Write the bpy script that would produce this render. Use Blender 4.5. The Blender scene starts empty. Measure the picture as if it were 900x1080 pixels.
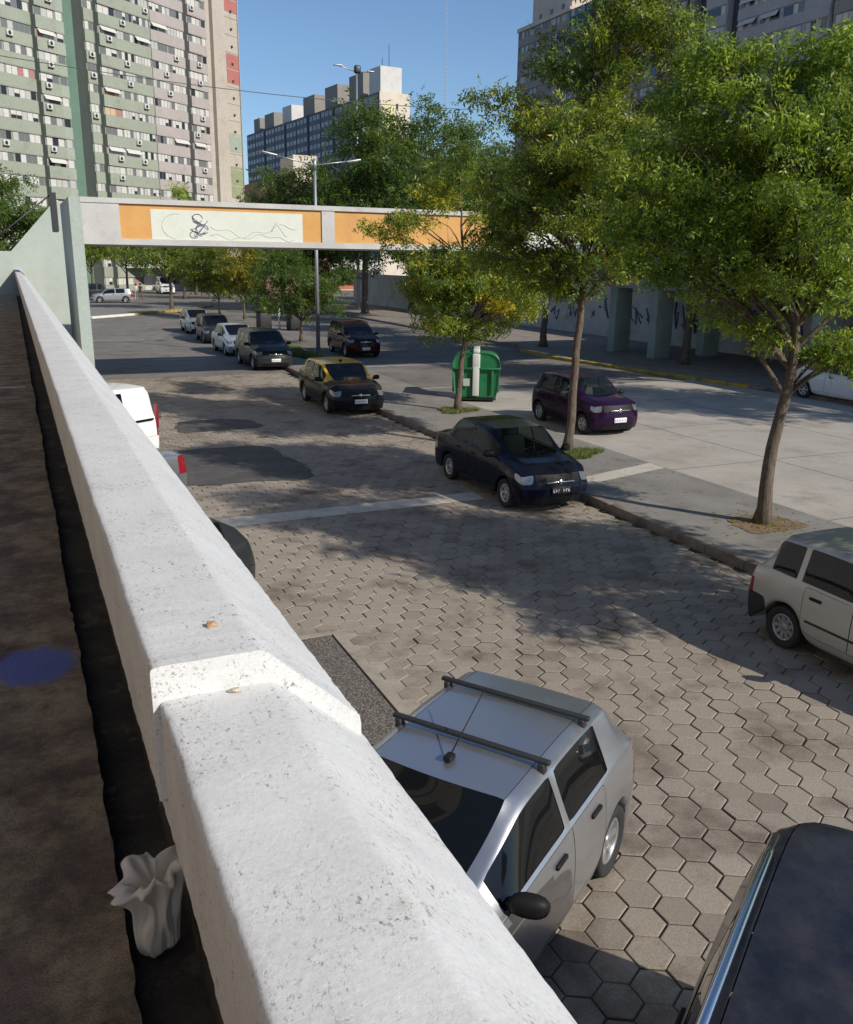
import bpy, bmesh, math, random
import numpy as np
from mathutils import Vector, Matrix

S = bpy.context.scene
COL = S.collection
PI = math.pi
R = math.radians
rnd = random.Random(7)

# ------------------------------------------------------------------ materials
MATS = {}


def principled(name, col, rough=.6, metal=0., spec=.5, coat=0.):
    m = bpy.data.materials.new(name)
    m.use_nodes = True
    b = m.node_tree.nodes['Principled BSDF']
    b.inputs['Base Color'].default_value = (*col, 1)
    b.inputs['Roughness'].default_value = rough
    b.inputs['Metallic'].default_value = metal
    b.inputs['Specular IOR Level'].default_value = spec
    if coat:
        b.inputs['Coat Weight'].default_value = coat
        b.inputs['Coat Roughness'].default_value = .04
    MATS[name] = m
    return m


class NT:
    def __init__(self, m):
        self.t = m.node_tree
        self.b = self.t.nodes['Principled BSDF']
        self.out = self.t.nodes['Material Output']

    def n(self, typ, **kw):
        nd = self.t.nodes.new(typ)
        for k, v in kw.items():
            setattr(nd, k, v)
        return nd

    def l(self, a, b):
        self.t.links.new(a, b)

    def coord(self, kind='Object', scale=(1, 1, 1)):
        c = self.n('ShaderNodeTexCoord')
        mp = self.n('ShaderNodeMapping')
        mp.inputs['Scale'].default_value = scale
        self.l(c.outputs[kind], mp.inputs['Vector'])
        return mp.outputs[0]

    def noise(self, vec, scale, detail=4, rough=.6):
        t = self.n('ShaderNodeTexNoise')
        t.inputs['Scale'].default_value = scale
        t.inputs['Detail'].default_value = detail
        t.inputs['Roughness'].default_value = rough
        self.l(vec, t.inputs['Vector'])
        return t.outputs['Fac']

    def voronoi(self, vec, scale):
        t = self.n('ShaderNodeTexVoronoi')
        t.inputs['Scale'].default_value = scale
        self.l(vec, t.inputs['Vector'])
        return t.outputs['Distance']

    def ramp(self, fac, stops):
        r = self.n('ShaderNodeValToRGB')
        e = r.color_ramp.elements
        while len(e) < len(stops):
            e.new(.5)
        for k, (p, c) in zip(e, stops):
            k.position = p
            k.color = (*c, 1) if isinstance(c, (tuple, list)) else (c, c, c, 1)
        self.l(fac, r.inputs[0])
        return r.outputs[0]

    def math(self, op, a, b=None):
        m = self.n('ShaderNodeMath', operation=op)
        for i, v in enumerate((a, b)):
            if v is None:
                continue
            if isinstance(v, (int, float)):
                m.inputs[i].default_value = v
            else:
                self.l(v, m.inputs[i])
        return m.outputs[0]

    def mix(self, fac, a, b, mode='MIX'):
        m = self.n('ShaderNodeMix', data_type='RGBA', blend_type=mode)
        for s, v in ((0, fac), (6, a), (7, b)):
            if isinstance(v, (int, float)):
                m.inputs[s].default_value = v
            elif isinstance(v, (tuple, list)):
                m.inputs[s].default_value = (*v, 1)
            else:
                self.l(v, m.inputs[s])
        return m.outputs[2]

    def base(self, c):
        self.l(c, self.b.inputs['Base Color'])

    def bump(self, h, strength=.3, dist=.01):
        b = self.n('ShaderNodeBump')
        b.inputs['Strength'].default_value = strength
        b.inputs['Distance'].default_value = dist
        self.l(h, b.inputs['Height'])
        self.l(b.outputs[0], self.b.inputs['Normal'])


def varied(name, c1, c2, scale=2., rough=.8, fine=40., bump=.25, dist=.006, contrast=(.35, .65), dirt=None, metal=0, kind='Object'):
    """two-tone noise material with a fine grain bump; dirt=(colour, scale, lo, hi) adds stains"""
    m = principled(name, c1, rough, metal)
    t = NT(m)
    v = t.coord(kind)
    c = t.ramp(t.noise(v, scale, 6, .65), [(contrast[0], c1), (contrast[1], c2)])
    g = t.noise(v, fine, 3, .7)
    c = t.mix(.35, c, t.ramp(g, [(.3, .25), (.7, .75)]), 'OVERLAY')
    if dirt:
        dn = t.ramp(t.noise(v, dirt[1], 5, .7), [(dirt[2], 0.), (dirt[3], 1.)])
        c = t.mix(dn, c, dirt[0])
    t.base(c)
    if bump:
        t.bump(g, bump, dist)
    return m


def toned(name, stops, rough=.75, fine=60, bump=.3, attr='tone', dist=.004, stain=None):
    """colour from a per-piece tone attribute"""
    m = principled(name, (.5, .5, .5), rough)
    t = NT(m)
    a = t.n('ShaderNodeAttribute', attribute_name=attr)
    c = t.ramp(a.outputs['Fac'], stops)
    v = t.coord()
    g = t.noise(v, fine, 4, .7)
    c = t.mix(.45, c, t.ramp(g, [(.3, .2), (.7, .8)]), 'OVERLAY')
    if stain:
        dn = t.ramp(t.noise(v, stain[1], 5, .65), [(stain[2], 0.), (stain[3], 1.)])
        c = t.mix(dn, c, stain[0], 'MULTIPLY')
    t.base(c)
    t.bump(g, bump, dist)
    return m


def car_paint(name, col, metal=.0, rough=.28, dust=.12):
    dust = (dust * 1.2 if name == 'navy_black_paint' else dust * .06) if max(col) < .12 else dust * .6
    m = principled(name, col, rough, metal, .12 if max(col) < .12 else .25, .22 if max(col) < .12 else .6)
    t = NT(m)
    v = t.coord()
    d = t.ramp(t.noise(v, 3., 5, .7), [(.35, 0.), (.75, 1.)])
    c = t.mix(t.math('MULTIPLY', d, dust), col, (.3, .27, .23))
    t.base(c)
    t.l(t.math('ADD', t.math('MULTIPLY', d, .15), rough - .05), t.b.inputs['Roughness'])
    m.node_tree.nodes['Principled BSDF'].inputs['Coat Roughness'].default_value = .06
    return m


def tinted_glass(name, tint, through):
    m = principled(name, tint, .03, 0, .45)
    t = NT(m)
    tr = t.n('ShaderNodeBsdfTransparent')
    tr.inputs[0].default_value = (.55, .6, .6, 1)
    mx = t.n('ShaderNodeMixShader')
    mx.inputs[0].default_value = through
    t.l(t.b.outputs[0], mx.inputs[1])
    t.l(tr.outputs[0], mx.inputs[2])
    t.l(mx.outputs[0], t.out.inputs['Surface'])
    return m


def leaf_mat(name, stops):
    m = principled(name, (.06, .1, .02), .42, 0, .35)
    t = NT(m)
    a = t.n('ShaderNodeAttribute', attribute_name='tone')
    c = t.ramp(a.outputs['Fac'], stops)
    t.base(c)
    tl = t.n('ShaderNodeBsdfTranslucent')
    t.l(t.mix(.5, c, (.42, .50, .04)), tl.inputs[0])
    mx = t.n('ShaderNodeMixShader')
    mx.inputs[0].default_value = .45
    t.l(t.b.outputs[0], mx.inputs[1])
    t.l(tl.outputs[0], mx.inputs[2])
    t.l(mx.outputs[0], t.out.inputs['Surface'])
    return m


# ground family
M_SOIL = varied('joint_sand', (.05, .042, .033), (.11, .094, .074), 3, .95)
M_PAVER = toned('paver_concrete', [(0., (.195, .160, .128)), (.4, (.275, .235, .190)), (.8, (.315, .272, .222)), (1., (.39, .335, .275))], .8, 55, .5,
                stain=((.48, .44, .40), 1.1, .50, .70))
M_ASPHALT = varied('street_asphalt', (.15, .135, .118), (.215, .195, .172), .35, .85, 70, .4, .006, dirt=((.10, .09, .082), .9, .52, .7))
M_PATCH = varied('patch_asphalt', (.052, .05, .049), (.088, .083, .078), 1.5, .8, 90, .5, .006, dirt=((.13, .115, .10), 2.2, .50, .72))
M_CONC_ROAD = varied('carriageway_concrete', (.345, .315, .272), (.43, .395, .345), .5, .85, 60, .3, .005, dirt=((.28, .25, .21), .8, .52, .72))
M_SIDEWALK = varied('median_pavement', (.185, .172, .155), (.245, .23, .21), .9, .85, 80, .35, .004, dirt=((.125, .11, .098), 1.3, .55, .75))
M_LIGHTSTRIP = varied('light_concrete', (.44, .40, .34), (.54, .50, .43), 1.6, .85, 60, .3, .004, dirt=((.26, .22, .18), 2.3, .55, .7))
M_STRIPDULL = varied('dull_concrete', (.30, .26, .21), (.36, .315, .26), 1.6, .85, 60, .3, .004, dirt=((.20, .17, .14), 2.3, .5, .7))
M_RIGHTWALK = varied('brown_tiles', (.20, .165, .14), (.29, .245, .21), 1.2, .85, 30, .3)
M_KERB = varied('kerb_stone', (.15, .12, .098), (.24, .20, .165), 3., .85, 50, .4, .006, dirt=((.07, .055, .045), 1.7, .5, .7))
M_WHITEKERB = varied('white_kerb_paint', (.62, .60, .55), (.72, .70, .66), 2, .8)
M_YELLOWKERB = varied('yellow_kerb_paint', (.50, .34, .03), (.36, .25, .05), 2.4, .8, 40, .3, .005, dirt=((.14, .11, .08), 1.6, .46, .64))
M_ROADLINE = varied('road_paint', (.36, .35, .32), (.26, .25, .235), 2, .8)
M_GROUND = varied('far_ground', (.16, .145, .12), (.22, .2, .17), .1, .9)
M_GRASS = toned('grass_blade', [(0., (.05, .085, .015)), (.6, (.12, .17, .03)), (1., (.26, .24, .08))], .7, 20, 0.)
M_DIRT = varied('tree_pit_dirt', (.14, .09, .055), (.25, .18, .11), 9, .95, 50, .8, .02)


def aggregate_mat():
    m = principled('pebble_slab', (.2, .18, .16), .85)
    t = NT(m)
    v = t.coord()
    d = t.voronoi(v, 46.)
    c = t.ramp(d, [(.0, (.30, .25, .20)), (.35, (.19, .165, .14)), (.62, (.075, .068, .06))])
    c = t.mix(.5, c, t.ramp(t.noise(v, 30, 2), [(.3, .2), (.7, .8)]), 'OVERLAY')
    t.base(c)
    t.bump(t.math('SUBTRACT', 1., d), .6, .006)
    return m


M_AGG = aggregate_mat()


def parapet_mat():
    """thick old whitewash: brushed, weathered, peppered with dark specks and tan stains"""
    m = principled('old_whitewash', (.75, .74, .71), .75)
    t = NT(m)
    v = t.coord()
    c = t.ramp(t.noise(v, 5., 7, .7), [(.3, (.555, .555, .545)), (.62, (.645, .645, .635))])
    c = t.mix(.25, c, t.ramp(t.noise(v, 120, 3, .7), [(.3, .3), (.7, .7)]), 'OVERLAY')
    # fine dark flecks of lichen and grit, gathered in loose drifts
    msk = t.ramp(t.noise(v, 8.5, 6, .75), [(.43, 0.), (.58, 1.)])
    vv = t.coord('Object', (1., .62, 1.))
    d1 = t.ramp(t.noise(vv, 125., 4., .62), [(.585, 0.), (.66, 1.)])
    d2 = t.ramp(t.noise(vv, 300., 3., .6), [(.575, 0.), (.68, 1.)])
    sp = t.math('MULTIPLY', t.math('MAXIMUM', d1, t.math('MULTIPLY', d2, .6)), msk)
    c = t.mix(t.math('MULTIPLY', sp, .85), c, (.21, .185, .15))
    st = t.ramp(t.noise(v, 8.5, 5, .75), [(.63, 0.), (.74, 1.)])
    c = t.mix(t.math('MULTIPLY', st, .5), c, (.38, .33, .25))
    t.base(c)
    h = t.math('ADD', t.noise(v, 90., 4, .7), t.math('MULTIPLY', sp, -.7))
    t.bump(h, .35, .0025)
    return m


M_PARAPET = parapet_mat()
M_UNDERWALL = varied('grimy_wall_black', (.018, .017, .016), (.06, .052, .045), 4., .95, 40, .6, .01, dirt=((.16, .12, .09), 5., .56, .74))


def walkway_mat():
    m = principled('walkway_concrete', (.1, .08, .07), .85)
    t = NT(m)
    v = t.coord()
    n1 = t.noise(v, 1.7, 6, .7)
    c = t.ramp(n1, [(.30, (.15, .10, .08)), (.44, (.25, .185, .145)), (.53, (.37, .295, .19)), (.62, (.175, .125, .10)), (.78, (.29, .225, .175))])
    n2 = t.ramp(t.noise(v, 4.2, 6, .75), [(.40, 1.), (.58, 0.)])
    c = t.mix(t.math('MULTIPLY', n2, .62), c, (.045, .029, .024))
    wht = t.ramp(t.noise(v, 9., 6, .8), [(.60, 0.), (.75, 1.)])
    c = t.mix(t.math('MULTIPLY', wht, .35), c, (.34, .30, .26))
    # spilled blue paint
    pos = t.n('ShaderNodeTexCoord').outputs['Object']
    off = t.n('ShaderNodeVectorMath', operation='SUBTRACT')
    off.inputs[1].default_value = (-.075, 3.66, 0)
    t.l(pos, off.inputs[0])
    sc = t.n('ShaderNodeVectorMath', operation='MULTIPLY')
    sc.inputs[1].default_value = (5.2, 4.6, 0)
    t.l(off.outputs[0], sc.inputs[0])
    ln = t.n('ShaderNodeVectorMath', operation='LENGTH')
    t.l(sc.outputs[0], ln.inputs[0])
    edge = t.math('ADD', ln.outputs['Value'], t.math('MULTIPLY', t.noise(v, 11., 5, .75), .55))
    c = t.mix(t.math('MULTIPLY', t.ramp(t.math('MULTIPLY', edge, .5), [(.48, 1.), (.60, 0.)]), .85), c, (.11, .16, .50))
    g = t.noise(v, 170., 5, .75)
    c = t.mix(.75, c, t.ramp(g, [(.3, .12), (.7, .88)]), 'OVERLAY')
    grit = t.ramp(t.noise(v, 420., 2, .5), [(.66, 0.), (.72, 1.)])
    c = t.mix(t.math('MULTIPLY', grit, .5), c, (.42, .36, .30))
    t.base(c)
    t.bump(g, .6, .008)
    return m


M_WALKWAY = walkway_mat()
M_GREENWALL = varied('pale_green_paint', (.385, .435, .39), (.44, .485, .44), 1.2, .75, 30, .15, .005, dirt=((.36, .41, .36), .8, .55, .75))
M_GREENSIDE = varied('sage_green_paint', (.335, .39, .355), (.385, .44, .405), 1.2, .75)
M_BRIDGECONC = varied('bridge_concrete', (.45, .445, .43), (.54, .535, .52), .9, .8, 30, .2, .005, dirt=((.36, .34, .32), .6, .55, .75))
M_ORANGE = varied('orange_panel_paint', (.58, .30, .085), (.64, .345, .11), 1.5, .7, 40, .1, .004, dirt=((.50, .27, .09), .9, .5, .75))
M_PALEPANEL = varied('pale_panel_paint', (.60, .63, .55), (.66, .68, .60), 1.5, .7, 40, .1)
M_INK = principled('graffiti_ink', (.11, .115, .19), .7)
M_FAINTINK = principled('faint_graffiti_line', (.50, .53, .50), .7)
M_GALV = principled('galvanised_steel', (.42, .43, .44), .45, .7)
M_DARKSTEEL = principled('dark_steel', (.06, .065, .07), .5, .6)
M_LAMPGLASS = principled('lamp_lens', (.75, .76, .76), .2)
M_BLACK = principled('black_plastic', (.012, .012, .013), .55, 0, .2)
M_RUBBER = principled('tyre_rubber', (.02, .02, .021), .85)
M_ALLOY = principled('alloy_rim', (.50, .50, .50), .35, .8)
M_HUBCAP = principled('hubcap_plastic', (.34, .34, .35), .4, .5)
M_CHROME = principled('chrome_trim', (.7, .7, .7), .18, 1.)
M_PLATE = principled('white_plate', (.78, .78, .78), .4)
M_PLATEK = principled('black_plate', (.02, .02, .022), .4)
M_GLYPH = principled('plate_glyph_dark', (.06, .06, .07), .5)
M_GLYPHW = principled('plate_glyph_white', (.7, .7, .7), .5)
M_RED = principled('tail_lens_red', (.24, .012, .018), .2, 0, .5, 1.)
M_HEAD = principled('headlight_lens', (.24, .26, .28), .1, .5, .6, 1.)
M_SEAT = varied('seat_fabric', (.14, .13, .12), (.2, .19, .175), 6, .9)
M_SEATLIGHT = varied('light_seat_fabric', (.34, .33, .28), (.42, .40, .35), 6, .9)
M_DASH = principled('dashboard_plastic', (.03, .03, .032), .7)
M_GLASS = tinted_glass('tinted_car_glass', (.008, .010, .011), .22)
M_GLASSCLEAR = tinted_glass('clear_car_glass', (.012, .016, .018), .55)
M_GLASSDARK = tinted_glass('dark_car_glass', (.006, .0065, .007), .06)


def bark_mat():
    m = principled('tree_bark', (.1, .075, .055), .9)
    t = NT(m)
    v = t.coord('Object', (1, 1, .18))
    n = t.noise(v, 26., 6, .75)
    c = t.ramp(n, [(.3, (.05, .036, .026)), (.5, (.115, .085, .062)), (.72, (.20, .155, .12))])
    c = t.mix(t.ramp(t.noise(t.coord(), 5, 4), [(.5, 0.), (.7, .5)]), c, (.22, .20, .15))
    t.base(c)
    t.bump(n, .9, .03)
    return m


M_BARK = bark_mat()
M_LEAF = leaf_mat('ash_leaf', [(0., (.034, .064, .018)), (.38, (.085, .15, .028)), (.64, (.21, .28, .04)), (.86, (.46, .47, .05)), (1., (.68, .52, .045))])
M_LEAFFRESH = leaf_mat('fresh_leaf', [(0., (.034, .074, .018)), (.38, (.088, .17, .026)), (.70, (.22, .34, .04)), (1., (.46, .53, .06))])
M_LEAFDARK = leaf_mat('dark_leaf', [(0., (.024, .054, .014)), (.5, (.052, .10, .022)), (.85, (.10, .165, .03)), (1., (.18, .24, .04))])
M_LEAFAUT = leaf_mat('autumn_leaf', [(0., (.05, .08, .014)), (.35, (.12, .15, .02)), (.7, (.34, .27, .025)), (1., (.52, .32, .03))])
M_LEAFBROWN = leaf_mat('brownish_leaf', [(0., (.05, .045, .03)), (.5, (.10, .08, .055)), (1., (.14, .15, .05))])


# ------------------------------------------------------------------ mesh builder
class MB:
    def __init__(self):
        self.v, self.f, self.mi, self.sm = [], [], [], []

    def add(self, vs, fs, mi=0, smooth=False):
        o = len(self.v)
        self.v += [tuple(p) for p in vs]
        for f in fs:
            self.f.append(tuple(i + o for i in f))
            self.mi.append(mi)
            self.sm.append(smooth)
        return self

    def box(self, x0, y0, z0, x1, y1, z1, mi=0, M=None):
        vs = [Vector(p) for p in ((x0, y0, z0), (x1, y0, z0), (x1, y1, z0), (x0, y1, z0), (x0, y0, z1), (x1, y0, z1), (x1, y1, z1), (x0, y1, z1))]
        if M is not None:
            vs = [M @ p for p in vs]
        return self.add(vs, [(0, 3, 2, 1), (4, 5, 6, 7), (0, 1, 5, 4), (1, 2, 6, 5), (2, 3, 7, 6), (3, 0, 4, 7)], mi)

    def rbox(self, x0, y0, z0, x1, y1, z1, b=.02, mi=0, M=None, seg=2):
        bm = bmesh.new()
        bmesh.ops.create_cube(bm, size=1)
        for p in bm.verts:
            p.co = Vector(((x0 + x1) / 2 + p.co.x * (x1 - x0), (y0 + y1) / 2 + p.co.y * (y1 - y0), (z0 + z1) / 2 + p.co.z * (z1 - z0)))
        bmesh.ops.bevel(bm, geom=bm.edges[:], offset=b, segments=seg, profile=.5, affect='EDGES')
        bm.verts.index_update()
        vs = [(M @ p.co if M is not None else p.co.copy()) for p in bm.verts]
        fs = [[q.index for q in f.verts] for f in bm.faces]
        bm.free()
        return self.add(vs, fs, mi, True)

    def prism(self, pts, z0, z1, mi=0):
        n = len(pts)
        a = sum(pts[i][0] * pts[(i + 1) % n][1] - pts[(i + 1) % n][0] * pts[i][1] for i in range(n))
        if a < 0:
            pts = pts[::-1]
        vs = [(x, y, z0) for x, y in pts] + [(x, y, z1) for x, y in pts]
        fs = [tuple(range(n - 1, -1, -1)), tuple(range(n, 2 * n))] + [(i, (i + 1) % n, n + (i + 1) % n, n + i) for i in range(n)]
        return self.add(vs, fs, mi)

    def tube(self, pts, r, seg=8, mi=0, cap=True, smooth=True):
        pts = [Vector(p) for p in pts]
        rs = r if isinstance(r, (list, tuple)) else [r] * len(pts)
        vs, fs = [], []
        up = None
        for i, p in enumerate(pts):
            d = (pts[min(i + 1, len(pts) - 1)] - pts[max(i - 1, 0)])
            if d.length < 1e-9:
                d = Vector((0, 0, 1))
            d.normalize()
            if up is None:
                up = d.orthogonal().normalized()
            up = (up - d * up.dot(d))
            up = up.normalized() if up.length > 1e-6 else d.orthogonal().normalized()
            w = d.cross(up)
            for k in range(seg):
                a = 2 * PI * k / seg
                vs.append(p + (up * math.cos(a) + w * math.sin(a)) * rs[i])
        for i in range(len(pts) - 1):
            for k in range(seg):
                fs.append((i * seg + k, i * seg + (k + 1) % seg, (i + 1) * seg + (k + 1) % seg, (i + 1) * seg + k))
        if cap:
            fs.append(tuple(range(seg - 1, -1, -1)))
            n = len(pts) - 1
            fs.append(tuple(n * seg + k for k in range(seg)))
        return self.add(vs, fs, mi, smooth)

    def lathe(self, prof, M=None, seg=24, mi=0, smooth=True):
        """profile of (radius, height) about local Z"""
        vs, fs = [], []
        for r_, h in prof:
            for k in range(seg):
                a = 2 * PI * k / seg
                p = Vector((r_ * math.cos(a), r_ * math.sin(a), h))
                vs.append(M @ p if M is not None else p)
        for i in range(len(prof) - 1):
            for k in range(seg):
                fs.append((i * seg + k, i * seg + (k + 1) % seg, (i + 1) * seg + (k + 1) % seg, (i + 1) * seg + k))
        return self.add(vs, fs, mi, smooth)

    def mesh(self, name, mats):
        me = bpy.data.meshes.new(name)
        me.from_pydata(self.v, [], self.f)
        for m in (mats if isinstance(mats, (list, tuple)) else [mats]):
            me.materials.append(m)
        me.polygons.foreach_set('material_index', self.mi)
        me.polygons.foreach_set('use_smooth', self.sm)
        me.update()
        return me

    def build(self, name, mats, parent=None, M=None):
        o = bpy.data.objects.new(name, self.mesh(name, mats))
        COL.objects.link(o)
        if parent is not None:
            o.parent = parent
        if M is not None:
            o.matrix_local = M
        return o


def thing(name, label, cat, loc=(0, 0, 0), rotz=0., group=None):
    o = bpy.data.objects.new(name, None)
    COL.objects.link(o)
    o.empty_display_size = .2
    o.location = loc
    o.rotation_euler = (0, 0, rotz)
    return tag(o, label, cat, group)


def tag(o, label, cat, group=None):
    o['label'] = label
    o['category'] = cat
    if group:
        o['group'] = group
    return o


def struct(o):
    o['kind'] = 'structure'
    return o


def stuff(o):
    o['kind'] = 'stuff'
    return o


def child(name, me, parent, loc=None):
    o = bpy.data.objects.new(name, me)
    COL.objects.link(o)
    o.parent = parent
    if loc is not None:
        o.location = loc
    return o


# ------------------------------------------------------------------ camera
cam = bpy.data.cameras.new('camera')
cam.sensor_fit = 'HORIZONTAL'
cam.sensor_width = 36
cam.lens = 36 * 940 / 900
cam.clip_start = .03
cam.clip_end = 6000
co = bpy.data.objects.new('camera', cam)
COL.objects.link(co)
_r, _d, _f = (Vector((.91190834, -.41018781, .01300524)), Vector((-.09991476, -.2526384, -.96238811)), Vector((.3980455, .87631033, -.27136688)))
m3 = Matrix((_r, -_d, -_f)).transposed()
co.matrix_world = Matrix.Translation((0, 0, 4.6)) @ m3.to_4x4()
S.camera = co

# ------------------------------------------------------------------ light
SUN_EL = R(33.)
TO_SUN = Vector((.545 * math.cos(SUN_EL), -.838 * math.cos(SUN_EL), math.sin(SUN_EL))).normalized()
sun = bpy.data.lights.new('sun', 'SUN')
sun.energy = 4.7
sun.angle = R(.53)
sun.color = (1., .93, .82)
so = bpy.data.objects.new('sun', sun)
COL.objects.link(so)
so.rotation_euler = TO_SUN.to_track_quat('Z', 'Y').to_euler()
so.location = (20, -30, 40)
w = bpy.data.worlds.new('World')
S.world = w
w.use_nodes = True
sky = w.node_tree.nodes.new('ShaderNodeTexSky')
sky.sky_type = 'NISHITA'
sky.sun_disc = False
sky.sun_elevation = SUN_EL
sky.sun_rotation = math.atan2(.545, -.838)
sky.altitude = 20
sky.air_density = 1.0
sky.dust_density = .25
sky.ozone_density = 5.2
w.node_tree.links.new(sky.outputs[0], w.node_tree.nodes['Background'].inputs[0])
w.node_tree.nodes['Background'].inputs[1].default_value = .122
S.view_settings.view_transform = 'Standard'
S.view_settings.look = 'None'
S.view_settings.exposure = 0.
S.view_settings.gamma = 1
S.render.engine = 'CYCLES'
S.cycles.max_bounces = 8
S.cycles.transparent_max_bounces = 12
S.cycles.use_denoising = True

# ------------------------------------------------------------------ ground, roads, kerbs
def sheet(name, pts, z, mat, thick=.0):
    mb = MB()
    if thick:
        mb.prism(pts, z - thick, z)
    else:
        n = len(pts)
        a = sum(pts[i][0] * pts[(i + 1) % n][1] - pts[(i + 1) % n][0] * pts[i][1] for i in range(n))
        mb.add([(x, y, z) for x, y in (pts if a > 0 else pts[::-1])], [tuple(range(n))])
    return struct(mb.build(name, mat))


sheet('ground', [(-3000, -3000), (3000, -3000), (3000, 3000), (-3000, 3000)], -.06, M_GROUND)
sheet('paving_bed', [(.3, -7), (10.05, -7), (10.05, 37.6), (.3, 37.6)], -.016, M_SOIL)
sheet('road_asphalt', [(.3, 36.4), (10.25, 36.4), (11.2, 62), (12.6, 86), (60, 86), (60, 150), (-60, 150), (-60, 66), (.3, 62)], -.002, M_ASPHALT)


def hex_road():
    vs, fs, tone = [], [], []
    px, py, rad = .30, .2598, .1732
    rr = random.Random(3)
    j = 0
    y = -3.
    while y < 36.6:
        x = .42 + (px / 2 if j % 2 else 0.)
        patchy = 0
        while x < 9.98:
            if not (15.2 < y < 15.9 and 2.6 < x < 8.3) and not (5.2 < y < 10.15 and x < 3.42):
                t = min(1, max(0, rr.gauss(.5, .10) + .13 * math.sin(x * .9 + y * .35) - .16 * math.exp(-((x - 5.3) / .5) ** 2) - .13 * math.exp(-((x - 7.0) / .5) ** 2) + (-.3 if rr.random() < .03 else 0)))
                zz = rr.gauss(0, .0022)
                tx, ty = rr.gauss(0, .010), rr.gauss(0, .010)
                o = len(vs)
                gs = rr.uniform(.972, 1.008)
                jx, jy = rr.gauss(0, .0022), rr.gauss(0, .0022)
                for s_, dz in ((.977 * gs, -.009), (.945 * gs, -.0015), (.90 * gs, 0.)):
                    for k in range(6):
                        a = PI / 2 + k * PI / 3
                        dx, dy = rad * s_ * math.cos(a), rad * s_ * math.sin(a)
                        vs.append((x + jx + dx, y + jy + dy, zz + dz + tx * dx + ty * dy))
                for q in range(2):
                    for k in range(6):
                        fs.append((o + q * 6 + k, o + q * 6 + (k + 1) % 6, o + q * 6 + 6 + (k + 1) % 6, o + q * 6 + 6 + k))
                fs.append(tuple(o + 12 + k for k in range(6)))
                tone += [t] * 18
            x += px
        y += py
        j += 1
    me = bpy.data.meshes.new('paver_road')
    me.from_pydata(vs, [], fs)
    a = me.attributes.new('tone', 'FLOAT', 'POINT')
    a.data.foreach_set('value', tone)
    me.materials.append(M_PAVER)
    o = bpy.data.objects.new('paver_road', me)
    COL.objects.link(o)
    struct(o)


hex_road()
# parking strip of exposed aggregate slabs beside the wall, with a pale concrete edge and a slot
mb = MB()
for y in (5.45, 6.6, 7.75, 8.9):
    mb.box(.5, y + .006, -.06, 1.86, y + 1.144, .0)
    mb.box(1.872, y + .006, -.06, 3.24, y + 1.144, .0)
struct(mb.build('parking_slabs', M_AGG))
mb = MB()
mb.box(3.275, 5.4, -.1, 3.36, 10.1, .004)
mb.box(.5, 10.06, -.1, 3.275, 10.16, .004)
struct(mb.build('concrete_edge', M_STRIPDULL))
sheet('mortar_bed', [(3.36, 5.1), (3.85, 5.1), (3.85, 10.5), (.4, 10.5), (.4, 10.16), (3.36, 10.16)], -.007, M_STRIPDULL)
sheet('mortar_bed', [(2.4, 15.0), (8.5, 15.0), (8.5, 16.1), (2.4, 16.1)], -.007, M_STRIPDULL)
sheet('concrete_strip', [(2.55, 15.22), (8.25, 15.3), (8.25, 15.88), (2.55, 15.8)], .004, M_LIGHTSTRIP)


def blot(name, cx_, cy_, rx, ry, z, mat, seed, n=90, rough=.06):
    rr = random.Random(seed)
    pts = []
    for k in range(n):
        a = 2 * PI * k / n
        p = 4.
        s_ = (abs(math.cos(a)) ** p + abs(math.sin(a)) ** p) ** (-1 / p)
        s_ *= 1 + rr.uniform(-rough, rough) * .5 + .07 * math.sin(a * 3 + seed) + .04 * math.sin(a * 7 + seed * 2)
        pts.append((cx_ + rx * s_ * math.cos(a), cy_ + ry * s_ * math.sin(a)))
    sheet(name, pts, z, mat)


blot('asphalt_patch', 4.0, 20.2, 1.75, 1.9, .010, M_PATCH, 4, rough=.05)
blot('asphalt_patch', 4.9, 25.4, 1.15, .9, .010, M_PATCH, 9)
blot('asphalt_patch', 2.9, 27.8, .8, .9, .010, M_PATCH, 5)

# main kerb
def kerb_run(name, line, width, z0, z1, mats, piece=.9, mi_of=None, gap=.008):
    """row of kerb stones along a polyline; stones share the one run"""
    mb = MB()
    k = 0
    rr = random.Random(len(line) + int(width * 100))
    for (xa, ya), (xb, yb) in zip(line, line[1:]):
        L = math.hypot(xb - xa, yb - ya)
        ang = math.atan2(yb - ya, xb - xa)
        n = max(1, round(L / piece))
        for i in range(n):
            M = Matrix.Translation((xa, ya, 0)) @ Matrix.Rotation(ang, 4, 'Z')
            dz = rr.uniform(-.006, .006)
            mi = mi_of(k) if mi_of else 0
            mb.rbox(i * L / n + gap / 2, -width, z0, (i + 1) * L / n - gap / 2, 0, z1 + dz, .018, mi, M)
            k += 1
    return struct(mb.build(name, mats))


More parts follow.
